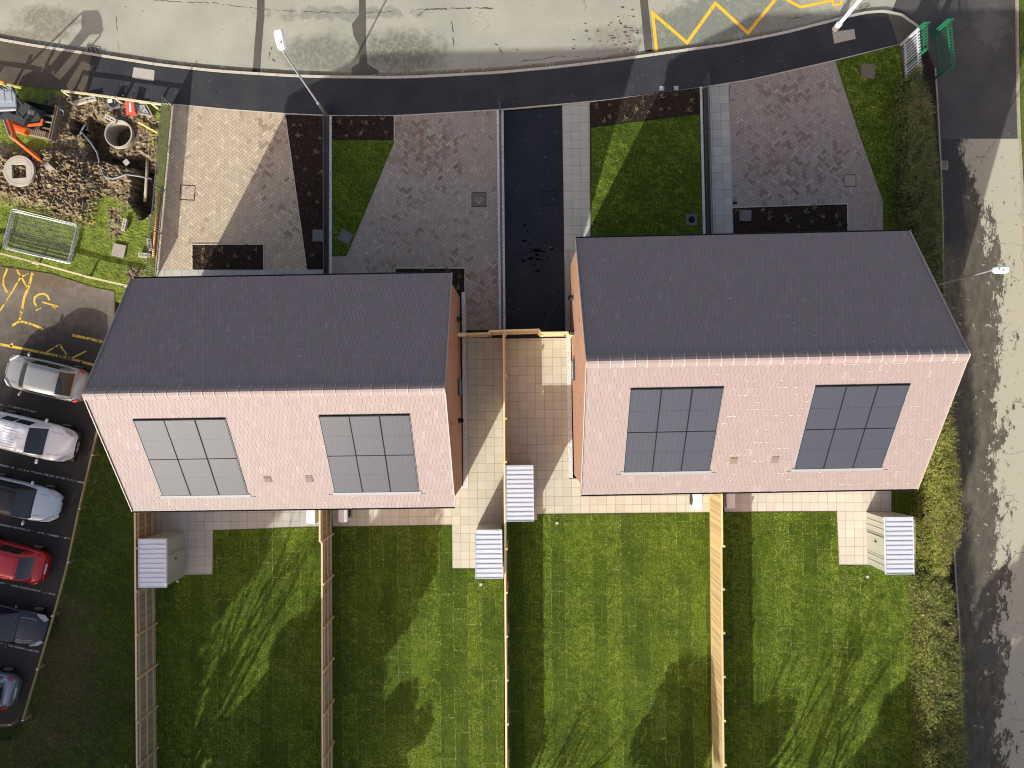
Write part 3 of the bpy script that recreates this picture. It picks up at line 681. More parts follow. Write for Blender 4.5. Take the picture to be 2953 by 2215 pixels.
bed([(2113, 600), (2442, 589), (2443, 700), (2116, 700)], [(2111, 599), (2443.5, 588), (2444.5, 665)])

# ------------------------------------------------------------------ houses
TILE = (.247, .203, .204)
def house(cx, cy, rz, ln, hd, he, label, panels, vents, seed, tile_var, gable_sign, scuff):
    random.seed(seed)
    root = tag(empty('semi_detached_house', (cx, cy, 0), rz), label, 'house')
    p = 0.6022; tp = math.tan(p); cp, sp = math.cos(p), math.sin(p); hr = he + hd * tp; th = .16
    wl, wd = ln - .09, hd - .30; zw = he - .02 - th
    # brick shell: four walls as one closed mesh with gables
    zf = he - th / cp + .30 * tp - .01; zr = zf + wd * tp
    w = MB(); w.add([(-wl, -wd, 0), (wl, -wd, 0), (wl, wd, 0), (-wl, wd, 0), (-wl, -wd, zf), (wl, -wd, zf), (wl, wd, zf), (-wl, wd, zf), (-wl, 0, zr), (wl, 0, zr)],
                    [(0, 1, 5, 4), (2, 3, 7, 6), (1, 2, 6, 9, 5), (3, 0, 4, 8, 7)])
    w.build('wall', 'brick', root)
    # roof: underlay slab + lapped tiles
    rf = MB()
    for s in (1, -1):
        e = Vector((0, s * hd, he - .03)); r = Vector((0, 0, hr - .03)); nrm = Vector((0, s * sp, cp)) * th
        vs = [Vector((x, q.y, q.z)) - o_ for x in (-ln, ln) for q in (e, r) for o_ in (Vector(), nrm)]
        rf.add(vs, [(0, 1, 5, 4), (2, 6, 7, 3), (0, 4, 6, 2), (1, 3, 7, 5), (0, 2, 3, 1), (4, 5, 7, 6)], (.03, .027, .027))
    SL = hd / cp; ng = round(SL / .345); g = SL / ng; nt = round(2 * ln / .172); tw = 2 * ln / nt
    for s in (1, -1):
        sl = Vector((0, -s * cp, sp)); nm = Vector((0, s * sp, cp)); e = Vector((0, s * hd, he - .03))
        for k in range(ng):
            off = .5 * (k % 2)
            for i in range(-1, nt + 1):
                x0 = -ln + (i + off) * tw; x1 = x0 + tw
                x0, x1 = max(x0, -ln) + .0035, min(x1, ln) - .0035
                if x1 - x0 < .03: continue
                a = e + sl * (k * g - .02 + random.uniform(-.004, .004)); b = e + sl * ((k + 1) * g)
                lift = .016 + random.uniform(-.003, .004); base = .002
                A0 = a + nm * .001; A1 = a + nm * lift; B1 = b + nm * (base + .006 + random.uniform(-.001, .001))
                c = rc(TILE, tile_var, .025)
                if random.random() < .02: c = tuple(min(1, q * 1.12) for q in c)
                X = lambda v, x: (x, v.y, v.z)
                rf.add([X(A0, x0), X(A0, x1), X(A1, x1), X(A1, x0), X(B1, x1), X(B1, x0)], [(0, 1, 2, 3), (3, 2, 4, 5), (1, 4, 2), (0, 3, 5)] if s > 0 else [(3, 2, 1, 0), (5, 4, 2, 3), (1, 2, 4), (0, 5, 3)], c)
    # pale lime blooms on the laps
    for (x, sgn, q0, n) in scuff:
        for _ in range(n):
            s = sgn; sl = Vector((0, -s * cp, sp)); nm = Vector((0, s * sp, cp)); e = Vector((0, s * hd, he - .03))
            k = random.randrange(1, ng); xx = random.gauss(x, q0); 
            if abs(xx) > ln - .2: continue
            L = random.uniform(.04, .16); a = e + sl * (k * g - .015) + nm * .026; b = a + sl * random.uniform(.010, .022)
            rf.add([(xx, a.y, a.z), (xx + L, a.y, a.z), (xx + L, b.y, b.z), (xx, b.y, b.z)], [(0, 1, 2, 3)] if s > 0 else [(3, 2, 1, 0)], (.55, .52, .50))
    roof = rf.build('roof', 'tile', root)
    rt = MB(); nr = round(2 * ln / .46); rl = 2 * ln / nr
    for i in range(nr):
        x0 = -ln + i * rl; c = rc(TILE, .05)
        for (xa, xb, r_) in ((x0, x0 + rl - .035, .115), (x0 + rl - .035, x0 + rl, .135)):
            pr = [(-.25, -.140), (-.20, -.05), (-.10, .045), (0, .085), (.10, .045), (.20, -.05), (.25, -.140)]
            k = r_ / .115; vs = [(x, y * (1 + (k - 1) * .4), hr + z * (1 if z < 0 else k) + (.012 if k > 1 else 0)) for x in (xa, xb) for y, z in pr]
            n = 7; rt.add(vs, [(j, j + 1, n + j + 1, n + j) for j in range(n - 1)] + [tuple(range(n))[::-1], tuple(range(n, 2 * n))], c if k == 1 else tuple(min(1, q * 1.7) for q in c))
    rt.build('ridge_tiles', 'tile', roof)
    for e in (1, -1):
        vg = MB()
        for s in (1, -1):
            for k in range(ng):
                a = Vector((e * (ln + .012), s * hd, he)) + Vector((0, -s * cp, sp)) * (k * g - .02); b = a + Vector((0, -s * cp, sp)) * (g + .01)
                a.z += .0; vg.beam(a + Vector((0, 0, .012)), b + Vector((0, 0, -.006)), .03, .10)
        vg.build('verge_trim', 'verge', roof)
    for s in (1, -1):
        gt = MB(); y = s * (hd + .035)
        pr = [(-.055, .0), (-.05, -.05), (0, -.08), (.05, -.05), (.055, .0), (.045, .0), (.04, -.045), (0, -.07), (-.04, -.045), (-.045, 0)]
        vs = [(x, y + a, he - .035 + b) for x in (-ln, ln) for a, b in pr]; n = 10
        gt.add(vs, [(j, (j + 1) % n, n + (j + 1) % n, n + j) for j in range(n)] + [tuple(range(n)), tuple(range(n, 2 * n))[::-1]]); gt.build('gutter', 'fascia', roof)
    for s in (1, -1):
        fs = MB(); fs.box(-ln + .02, ln - .02, s * (hd - .015), s * (hd - .04), he - .24, he - .045); fs.box(-ln + .05, ln - .05, s * (hd - .04), s * (wd + .005), he - .245, he - .235)
        fs.build('fascia', 'fascia', root)
    # solar arrays on the rear slope
    Mi = Matrix.Rotation(-rz, 3, 'Z'); cw = Vector((cx, cy, 0)); campos = Vector((0, 0, CAM_Z)); sl = Vector((0, cp, sp)); nm = Vector((0, -sp, cp)); e = Vector((0, -hd, he - .03))
    def hit(px, py):
        d = Mi @ (CM @ Vector(((px - CXP) / FPX, -(py - CYP) / FPX, -1.0))); o = Mi @ (campos - cw)
        t = (e - o).dot(nm) / d.dot(nm); q = o + d * t; return q.x, (q - e).dot(sl)
    for corners in panels:
        h = [hit(*c) for c in corners]; xl = (h[0][0] + h[3][0]) / 2; xr = (h[1][0] + h[2][0]) / 2; st = (h[0][1] + h[1][1]) / 2; sb = (h[2][1] + h[3][1]) / 2
        def fr(x0, x1, s0, s1, n0, n1, mb):
            o_ = lambda s_, n_: e + sl * s_ + nm * n_
            q = [(o_(s0, n0), o_(s1, n0)), (o_(s0, n1), o_(s1, n1))]
            vs = [(x, v.y, v.z) for pr in q for (x, v) in ((x0, pr[0]), (x1, pr[0]), (x1, pr[1]), (x0, pr[1]))]
            mb.add(vs, [(0, 3, 2, 1), (4, 5, 6, 7), (0, 1, 5, 4), (1, 2, 6, 5), (2, 3, 7, 6), (3, 0, 4, 7)])
        m = MB(); fr(xl - .10, xr + .10, sb - .12, sb + .02, .012, .040, m); fr(xl - .30, xr + .30, sb - .14, sb - .12, .008, .034, m)
        for (xa, xb) in ((xl - .012, xl), (xr, xr + .012)): fr(xa, xb, sb, st, .01, .05, m)
        m.build('flashing', 'flashing', roof)
        m = MB(); fr(xl, xr, st - .02, st + .03, .01, .075, m); m.build('top_flashing', 'panel_frame', roof)
        pw = (xr - xl) / 3; ph = (st - sb) / 2
        for i in range(3):
            for j in range(2):
                x0, x1 = xl + i * pw + .006, xl + (i + 1) * pw - .006; s0, s1 = sb + j * ph + .006, sb + (j + 1) * ph - .006
                m = MB()
                for bx in ((x0, x0 + .018, s0, s1), (x1 - .018, x1, s0, s1), (x0, x1, s0, s0 + .010), (x0, x1, s1 - .010, s1)): fr(*bx, .012, .052, m)
                me_root = m.build('solar_panel_frame', 'panel_frame', roof)
                m = MB(); fr(0, x1 - x0 - .036, 0, 1, 0, .01, m)
                # the glass sheet lies in the slope plane with its own axes so that cell lines follow it
                Lx, Ly = x1 - x0 - .036, s1 - s0 - .020
                m = MB(); m.box(0, Lx, 0, Ly, 0, .03); o = m.build('solar_panel', 'solar_cell', roof)
                pos = e + sl * (s0 + .010) + nm * .016; tilt = random.uniform(-.004, .004)
                o.matrix_local = Matrix.Translation((x0 + .018, pos.y, pos.z)) @ Matrix.Rotation(p + tilt, 4, 'X') @ Matrix.Rotation(random.uniform(-.004, .004), 4, 'Y')
    for v in vents:
        x, s_ = hit(*v); m = MB(); q = e + sl * s_
        for k in range(5):
            a = q + sl * (k * .05 - .12) + nm * .03; b = a + sl * .03 + nm * .01; m.beam((x - .12, a.y, a.z), (x + .12, a.y, a.z), .05, .018, up=tuple(nm))
        m.beam((x - .16, q.y, q.z), (x + .16, q.y, q.z), .34, .05, up=tuple(nm)); m.build('roof_vent', 'brown_cover', roof)
    # front and rear openings, both gables
    def opening(x, z, w_, h_, y, kind):
        s = 1 if y > 0 else -1
        f = MB(); t_ = .06
        for bx in ((x - w_ / 2, x - w_ / 2 + t_, z, z + h_), (x + w_ / 2 - t_, x + w_ / 2, z, z + h_), (x - w_ / 2, x + w_ / 2, z, z + t_), (x - w_ / 2, x + w_ / 2, z + h_ - t_, z + h_)) + (((x - .025, x + .025, z, z + h_),) if kind == 'window' else ()):
            f.box(bx[0], bx[1], y - s * .02, y + s * .03, bx[2], bx[3])
        fo = f.build(kind, 'window_grey', root)
        MB().box(x - w_ / 2 + t_, x + w_ / 2 - t_, y - s * .01, y + s * .012, z + t_, z + h_ - t_).build('pane' if kind == 'window' else 'door_leaf', 'window_glass' if kind == 'window' else 'door_grey', fo)
        if kind == 'window': MB().box(x - w_ / 2 - .06, x + w_ / 2 + .06, y + s * .003, y + s * .09, z - .07, z - .003).build('sill', 'kerb_stone', fo)
    for m_ in (-1, 1):
        c0 = m_ * ln / 2
        opening(c0 - 1.6, .9, 1.6, 1.3, wd, 'window'); opening(c0 + 1.4, .05, 1.0, 2.1, wd, 'door'); opening(c0 - 1.6, 3.3, 1.5, 1.15, wd, 'window'); opening(c0 + 1.4, 3.3, 1.1, 1.15, wd, 'window')
        opening(c0 - 1.2, .05, 1.8, 2.1, -wd, 'door'); opening(c0 + 1.5, 1.0, 1.2, 1.15, -wd, 'window'); opening(c0 - 1.4, 3.3, 1.4, 1.15, -wd, 'window'); opening(c0 + 1.5, 3.3, 1.2, 1.15, -wd, 'window')
    # gable fittings on the inner side
    s = gable_sign; xg = s * wl
    def gbox(name, mat, ya, yb, za, zb, dp, par=root): m = MB(); m.box(xg - s * .02, xg + s * dp, ya, yb, za, zb); return m.build(name, mat, par)
    gw = gbox('window', 'window_grey', -.25 if s > 0 else .45, .55 if s > 0 else -.55, 1.0, 2.0, .10)
    m = MB(); m.box(xg + s * .101, xg + s * .106, -.16 if s > 0 else -.46, .46 if s > 0 else .36, 1.08, 1.92); m.build('pane', 'window_glass', gw)
    for yy, zz in ((3.4, 1.9), (-1.45 if s > 0 else 1.75, 1.9)):
        m = MB(); m.tube([(xg, yy, zz), (xg + s * .16, yy, zz)], .13, 16); m.tube([(xg + s * .16, yy, zz), (xg + s * .20, yy, zz - .04)], [.13, .10], 16); m.build('wall_vent', 'black_plastic', root)
    for yy, zz in ((1.9, 5.0), (-1.6, 5.0)): gbox('air_brick', 'gap_black', yy, yy + .22, zz, zz + .09, .006)
    for yy in (wd - .25, -wd + .3): 
        m = MB(); m.tube([(xg - s * 2.0, (wd + .05) * (1 if yy > 0 else -1), he - .2), (xg - s * 2.0, (wd + .05) * (1 if yy > 0 else -1), .05)], .034, 10); m.build('downpipe', 'black_plastic', root)
    return root
house(-9.934, .252, .0155, 7.011, 5.054, 5.06, 'left brick semi-detached pair with tiled roof and solar panels, next to the parked cars',
      [[(385, 1211), (650, 1206), (716, 1424.5), (470, 1430)], [(920, 1200), (1179, 1194.6), (1210, 1416), (966, 1420)]], [(773, 1381), (892, 1380)], 3, .05, 1, [(4.5, -1, 2.0, 22), (0, 1, 4, 60), (-3, -1, 3, 10)])
house(9.6985, 1.515, .0193, 7.206, 5.545, 5.04, 'right brick semi-detached pair with tiled roof and solar panels, beside the long hedge',
      [[(1817.5, 1121), (2084, 1117), (2046.6, 1358.6), (1799, 1358.6)], [(2349, 1113), (2620, 1108.5), (2543.5, 1347), (2290, 1352.5)]], [(2115, 1327.6), (2235, 1325.5)], 5, .028, -1, [(1.5, -1, 3.0, 260), (0, 1, 4, 70), (5, -1, 1.5, 120)])
random.seed(11)
# ------------------------------------------------------------------ sheds
def shed(corners, h, door_side, label):
    c = [at(x, y, h) for x, y in corners]      # roof corners: NW NE SE SW
    x0, x1 = (c[0].x + c[3].x) / 2, (c[1].x + c[2].x) / 2; y1, y0 = (c[0].y + c[1].y) / 2, (c[2].y + c[3].y) / 2
    cx, cy = (x0 + x1) / 2, (y0 + y1) / 2; hx, hy = (x1 - x0) / 2, (y1 - y0) / 2
    root = tag(empty('metal_shed', (cx, cy, 0), .012), label, 'shed', 'metal garden sheds')
    r = MB(); n = round(2 * hy / .225); p = 2 * hy / n
    for i in range(n):
        a = -hy + i * p
        for (u0, u1, z) in ((0, .84, .0), (.84, .92, -.045), (.92, 1.0, .022)):
            r.box(-hx, hx, a + u0 * p, a + u1 * p - .002, h - .05, h + z)
    r.build('roof', 'shed_roof', root)
    t = MB(); e = .02
    t.box(-hx - e, -hx, -hy - e, hy + e, h - .09, h + .03); t.box(hx, hx + e, -hy - e, hy + e, h - .09, h + .03); t.box(-hx, hx, -hy - e, -hy, h - .09, h + .03); t.box(-hx, hx, hy, hy + e, h - .09, h + .03)
    t.build('roof_trim', 'shed_roof', root)
    w = MB(); bx, by = hx - .05, hy - .05
    def wall(ax, ay, bx_, by_, nx, ny):
        L = math.dist((ax, ay), (bx_, by_)); k = max(2, round(L / .30)); dx, dy = (bx_ - ax) / L, (by_ - ay) / L
        for i in range(k):
            for (u0, u1, o) in ((0, .8, 0), (.8, 1, .018)):
                s0, s1 = (i + u0) * L / k, (i + u1) * L / k
                pts = [(ax + dx * s0, ay + dy * s0), (ax + dx * s1, ay + dy * s1)]
                w.prism([pts[0], pts[1], (pts[1][0] + nx * (.012 + o), pts[1][1] + ny * (.012 + o)), (pts[0][0] + nx * (.012 + o), pts[0][1] + ny * (.012 + o))], .06, h - .052)
    wall(-bx, -by, bx, -by, 0, -1); wall(-bx, by, bx, by, 0, 1); wall(-bx, -by, -bx, by, -1, 0); wall(bx, -by, bx, by, 1, 0)
    w.build('wall', 'shed_wall', root)
    MB().box(-bx - .02, bx + .02, -by - .02, by + .02, .012, .06).build('base_frame', 'shed_wall', root)
    s = door_side; d = MB(); X = s * (bx + .05)
    d.box(min(X, X - s * .02), max(X, X - s * .02), -.62, .32, .10, h - .14); d.box(X, X + s * .012, -.62, -.58, .10, h - .14); d.box(X, X + s * .012, .28, .32, .10, h - .14)
    do = d.build('door', 'shed_wall', root)
    MB().box(X + s * .0, X + s * .05, -.02, .05, .95, 1.08).build('handle', 'black_plastic', do)
    return root
shed([(400.6, 1555), (479, 1555), (480, 1693), (401, 1693)], 1.92, 1, 'metal shed with shaded roof in the leftmost garden, against the long fence')
shed([(1371, 1530), (1447, 1528), (1448, 1667), (1372, 1668)], 1.92, -1, 'metal shed with ribbed white roof on the west side of the middle fence')
shed([(1458.5, 1344), (1535.5, 1343), (1540, 1502), (1462, 1503)], 1.92, 1, 'metal shed with ribbed white roof on the east side of the middle fence')
shed([(2552.5, 1492), (2631.6, 1492), (2635, 1654.5), (2555, 1655)], 1.92, -1, 'metal shed with pale blue roof and sunlit door beside the tall hedge')

# ------------------------------------------------------------------ timber fences
TIM = (.50, .39, .235); TIML = (.66, .53, .31)
def timber_fence(name, A, B_, h, spacing, side, label, style='feather', rails=True, col=TIM, cat='fence', rise=(), first=0.0, cap=.045, gate_cols=()):
    """A -> B ground points; side = +1: posts and rails on the left of A->B"""
    A = Vector((A[0], A[1], 0)); B_ = Vector((B_[0], B_[1], 0)); d = B_ - A; L = d.length; ang = math.atan2(d.y, d.x)
    root = tag(empty(name, A, ang), label, cat)
    pos = [0.0]; s = first or spacing
    while s < L - .3: pos.append(s); s += spacing
    pos.append(L)
    for s in pos:
        k = h + .05
        for (r0, r1, rh) in rise:
            if r0 <= s <= r1: k = rh + .05
        m = MB(); m.box(s - .045, s + .045, side * .02, side * .115, 0, k, rc(tuple(min(1, q * 1.15) for q in col), .12)); m.build('post', 'timber', root)
    for i in range(len(pos) - 1):
        a, b = pos[i], pos[i + 1]; hh = h
        for (r0, r1, rh) in rise:
            if r0 <= (a + b) / 2 <= r1: hh = rh
        m = MB(); y = -side * .0
        n = max(1, round((b - a) / .105)); w = (b - a) / n
        for k in range(n):
            m.box(a + k * w + .003, a + (k + 1) * w + .004, -side * .030 if k % 2 else -side * .024, -side * .006, .12, hh - .03, rc(tuple(q * (.66 if rails else .95) for q in col), .22, .06))
        m.box(a, b, -side * .036, side * .002, 0, .14, rc(col, .15))
        m.box(a, b, -side * .05, side * .03, hh - .03, hh, rc(tuple(min(1, q * 1.35) for q in col), .08))
        if rails:
            for z in (.30, hh * .5, hh - .26): m.box(a + (.045 if i else 0), b - .045, side * .003, side * .058, z, z + .085, rc(tuple(min(1, q * 1.2) for q in col), .12))
        m.build('fence_panel', 'timber', root)
    return root
def G2(x, y, h=0): return tuple(at(x, y, h)[:2])
timber_fence('timber_fence', G2(446, 1440), G2(454, 2330), 1.85, 2.07, 1, 'long timber fence with exposed rails along the left edge of the shaded garden', col=(.56, .45, .29))
timber_fence('timber_fence', G2(957, 1440), G2(960, 2330), 1.80, 2.07, 1, 'timber fence with taller screen panel dividing the two gardens behind the left house', rise=((0, 1.75, 2.15),), first=1.72, col=(.58, .45, .29))
timber_fence('timber_fence', G2(1455, 968), G2(1464, 2330), 1.80, 2.07, 1, 'timber fence running down the middle of the plot between the two houses\' gardens', col=TIML)
timber_fence('timber_fence', G2(2047, 1385), G2(2056, 2330), 2.0, 2.05, 1, 'sunlit honey timber fence dividing the two gardens behind the right house', rails=False, col=(.60, .46, .24), rise=((0, 2.9, 2.15),), first=2.85)
# gates across the side passages
def gate(pa, pb, h, label, y_off=0.0, thick=.05):
    a, b = Vector((*pa, 0)), Vector((*pb, 0)); d = b - a; L = d.length; root = tag(empty('timber_gate', a, math.atan2(d.y, d.x)), label, 'gate')
    m = MB(); n = round(L / .12); w = L / n
    for k in range(n): m.box(k * w + .004, (k + 1) * w - .004, .0, .02, .08, h - .02, rc(TIML, .2, .05))
    m.build('boarding', 'timber', root)
    for z in (.25, h * .5, h - .22): MB().box(.0, L, -.055, -.002, z, z + .10, rc(TIML, .1)).build('rail', 'timber', root)
    MB().box(0, L, -.03, .04, h - .018, h + .03, rc((.8, .68, .4), .05)).build('capping', 'timber', root)
    m = MB(); m.beam((.08, -.03, .32), (L - .08, -.03, h - .25), .05, .09, rc(TIML, .1), up=(0, 1, 0)); m.build('brace', 'timber', root)
    MB().box(L - .18, L - .06, -.09, -.056, 1.0, 1.04).build('latch', 'black_plastic', root)
    return root
gate(G2(1352, 972), G2(1418, 970), 1.78, 'timber gate closing the passage beside the left house')
gate(G2(1556, 969), G2(1632, 968), 1.78, 'sunlit timber gate closing the passage beside the right house')
timber_fence('timber_fence', G2(1415, 965), G2(1553, 961), 1.85, 2.5, -1, 'short timber fence crossing the head of the middle fence, between the two gates', col=TIML)
def post_thing(p, label, hgt=1.85):
    root = tag(empty('gate_post', (*p, 0)), label, 'post')
    m = MB(); m.box(-.24, .05, -.02, .02, 0, hgt, rc(TIML)); m.box(-.05, .05, -.12, -.02, 0, hgt + .03, rc(TIML)); m.build('post', 'timber', root)
    MB().box(-.28, .12, -.13, .04, hgt + .031, hgt + .06, rc((.8, .68, .4))).build('post_cap', 'timber', root); return root
post_thing(G2(1345, 972), 'timber hanging post against the gable of the left house')
post_thing(G2(1642, 969), 'timber hanging post against the gable of the right house')

# low knee rails
def knee_rail(pxs, posts, h, label, col, w=.09):
    pts = [at(x, y, h) for x, y in pxs]; o = Vector((pts[0].x, pts[0].y, 0)); root = tag(empty('knee_rail', o), label, 'rail fence')
    m = MB()
    for i in range(len(pts) - 1):
        k = (pts[i + 1] - pts[i]).length; n = max(1, round(k / 2.4))
        for j in range(n):
            a = pts[i].lerp(pts[i + 1], j / n); b = pts[i].lerp(pts[i + 1], (j + 1) / n - .004); m.beam(a - o, b - o, w, w, rc(col, .14), up=(0, 0, 1))
    m.build('rail', 'timber', root)
    for (x, y) in posts:
        p = at(x, y, h) - o; m = MB(); m.box(p.x - .05, p.x + .05, p.y - .05, p.y + .05, 0, h - w / 2 - .002, rc(col, .2)); m.build('post', 'timber', root)
        b = MB(); b.box(p.x - .06, p.x + .06, p.y - .022, p.y + .022, h + w / 2 - .004, h + w / 2 + .004); b.build('bracket', 'steel', root)
    return root
OLD = (.30, .26, .12); PALE = (.62, .53, .34)
knee_rail([(282, 1240), (226, 1480), (190, 1648), (148, 1800), (66, 2078)], [(268, 1313), (230, 1467), (198, 1622), (151, 1776), (108, 1929), (67, 2077)], .55, 'weathered mossy knee rail along the east side of the parked cars', OLD)
knee_rail([(31, 2090), (-80, 2094)], [(30, 2090), (-60, 2094)], .55, 'mossy knee rail turning the bottom corner of the car park', OLD)
knee_rail([(-60, 716), (0, 731), (120, 762), (250, 798), (372, 826)], [(-30, 724), (92, 756), (241, 795), (358, 824)], .50, 'pale knee rail between the dig site grass and the car park', PALE)
knee_rail([(178, 262), (260, 272), (345, 284), (470, 302)], [(183, 264), (333, 283), (438, 298)], .60, 'broken pale knee rail along the pavement beside the dig site', PALE)
knee_rail([(-80, 232), (14, 243), (62, 254)], [(-50, 236), (10, 244)], .60, 'short yellowish knee rail at the top left beside the digger cab', (.55, .52, .16))

# ------------------------------------------------------------------ metal railings
def railing(A, B_, h, label, bay=2.3, pitch=.105, bar=.022, bow=False):
    A = Vector((*A, 0)); B_ = Vector((*B_, 0)); d = B_ - A; L = d.length; root = tag(empty('metal_railing', A, math.atan2(d.y, d.x)), label, 'railing')
    n = max(1, round(L / bay)); b = L / n
    for i in range(n + 1):
        m = MB(); m.box(i * b - .025, i * b + .025, -.025, .025, 0, h + .03); m.build('post', 'dark_metal', root)
    for i in range(n):
        m = MB(); m.box(i * b + .025, (i + 1) * b - .025, -.02, .02, h - .012, h); m.box(i * b + .025, (i + 1) * b - .025, -.02, .02, .10, .112)
        k = round((b - .05) / pitch)
        for j in range(1, k):
            x = i * b + .025 + j * (b - .05) / k
            m.box(x - bar / 2, x + bar / 2, -bar / 2, bar / 2, .112, h - .012)
            if bow: m.box(x - bar / 2, x + bar / 2, -bar / 2, bar / 2, h, h + .09)
        m.build('railing_panel', 'dark_metal', root)
    return root
railing(G2(497, 303), G2(452, 800), 1.02, 'dark metal railing on the right edge of the dig site, its shadow across the paving', bar=.030)
railing(G2(947.5, 322), G2(949, 800), 1.02, 'dark metal railing between the leftmost bark bed and its neighbour lawn')
railing(G2(1441.5, 318), G2(1448.5, 948), 1.0, 'dark metal railing seen end-on between the block paved and the black driveway')
railing(G2(2028, 240), G2(2040, 690), 1.05, 'dark metal railing between the part-lit front lawn and the narrow slab path')

# school fencing at the lane mouth
def palisade(name, A, B_, h, mat, label, pitch, w, tips=True, cat='fence', end_plate=None):
    A = Vector((*A, 0)); B_ = Vector((*B_, 0)); d = B_ - A; L = d.length; root = tag(empty(name, A, math.atan2(d.y, d.x)), label, cat)
    m = MB(); n = max(2, round(L / pitch))
    for j in range(n + 1):
        x = j * L / n; m.add([(x - w / 2, -.01, .06), (x + w / 2, -.01, .06), (x + w / 2, -.01, h - .1), (x, -.01, h + (.06 if tips else -.1)), (x - w / 2, -.01, h - .1), (x - w / 2, .012, .06), (x + w / 2, .012, .06), (x + w / 2, .012, h - .1), (x, .012, h + (.06 if tips else -.1)), (x - w / 2, .012, h - .1)],
              [(0, 1, 2, 3, 4), (9, 8, 7, 6, 5), (0, 5, 6, 1), (1, 6, 7, 2), (2, 7, 8, 3), (3, 8, 9, 4), (4, 9, 5, 0)])
        if tips: m.tube([(x, 0, h + .04), (x, -.05, h + .10), (x, -.12, h + .08)], .012, 5)
    m.build('pales', mat, root)
    for z in (.25, h - .28): MB().box(0, L, -.065, -.012, z, z + .05).build('rail', mat, root)
    for x in (0, L): MB().box(x - .05, x + .05, -.14, -.066, 0, h).build('post', mat, root)
    if end_plate: MB().box(-.10, -.055, -.20, .12, .1, h + .03).build('end_plate', mat, root)
    return root
palisade('palisade_fence', G2(2603, 130), G2(2609, 250), 1.62, 'palisade_grey', 'pale grey palisade fence standing at the top end of the hedge', .150, .075, False)
palisade('palisade_fence', G2(2611, 128), G2(2612, 196), 1.95, 'school_green', 'short bright green palisade section behind the pale grey fence', .16, .055, True, end_plate=True)
palisade('lane_gate', G2(2693, 104), G2(2704, 226), 1.45, 'school_green', 'green metal gate standing open on the black lane', .14, .022, True, 'gate', end_plate=True)
palisade('palisade_fence', G2(2948, -20), G2(2952, 150), 1.6, 'school_green', 'green palisade fence at the top right corner across the lane', .15, .06)

# ------------------------------------------------------------------ street lamps
def street_lamp(base, h, r, arm, heads, label, mat='galvanised', mark=False, cabinet=1.4):
    root = tag(empty('street_lamp', (*base, 0)), label, 'street lamp', )
    m = MB(); m.tube([(0, 0, 0), (0, 0, cabinet)], [r * 1.35, r * 1.35], 14); m.tube([(0, 0, cabinet), (0, 0, cabinet + .08), (0, 0, h)], [r * 1.35, r * .85, r * .62], 14); m.build('pole', mat, root, smooth=False)
    if heads:
        dx, dy, L, wd = heads; v = Vector((dx, dy, 0)).normalized(); u = Vector((-v.y, v.x, 0))
        m = MB(); m.tube([(0, 0, h - .1), tuple(v * .05 + Vector((0, 0, h + .02))), tuple(v * arm + Vector((0, 0, h + .05)))], [r * .62, r * .6, r * .5], 10); m.build('bracket_arm', mat, root)
        m = MB(); z = h + .05; prof = [(0, .6), (.08, .85), (.35, 1), (.92, 1), (1, .86)]
        vs = []; 
        for (s_, k) in prof:
            p = v * (arm + s_ * L)
            for (a, zz) in ((-1, -.03), (-1, .04), (-.6, .085), (.6, .085), (1, .04), (1, -.03), (.5, -.06), (-.5, -.06)): q = p + u * (a * wd / 2 * k); vs.append((q.x, q.y, z + zz))
        fs = [(i * 8 + j, i * 8 + (j + 1) % 8, (i + 1) * 8 + (j + 1) % 8, (i + 1) * 8 + j) for i in range(4) for j in range(8)] + [tuple(range(8))[::-1], tuple(range(32, 40))]
        m.add(vs, fs); hd = m.build('lamp_head', 'lamp_white', root)
        m = MB(); p = v * (arm + L * .3); m.tube([(p.x, p.y, z + .086), (p.x, p.y, z + .13)], .035, 10); m.build('photocell', 'galvanised', hd)
        if mark:
            for (o, mt) in ((.0, 'blue_mark'), (.10, 'red_mark')):
                m = MB(); p = v * (arm + L * .62) + u * .0; m.add([tuple(p + Vector((-.05 + o * .2, -.05 - o * .3, z + .088))), tuple(p + Vector((.02, -.05 - o * .3, z + .088))), tuple(p + Vector((.05, .06 - o, z + .088)))], [(0, 1, 2)]); m.build('marking', mt, hd)
    return root
street_lamp(G2(940, 330), 6.5, .062, .10, (-.22, 1, .80, .40), 'slender street lamp over the pale road, at the top of the leftmost front railings')
street_lamp(G2(2651, 836), 5.45, .058, .05, (1, .05, .60, .32), 'street lamp rising out of the hedge, its white head over the worn lane', mark=True)
street_lamp(G2(2408, 84), 7.5, .115, 0, None, 'thick pale lamp column by the slab in the pavement, cut off by the top edge', 'lamp_white', cabinet=.5)

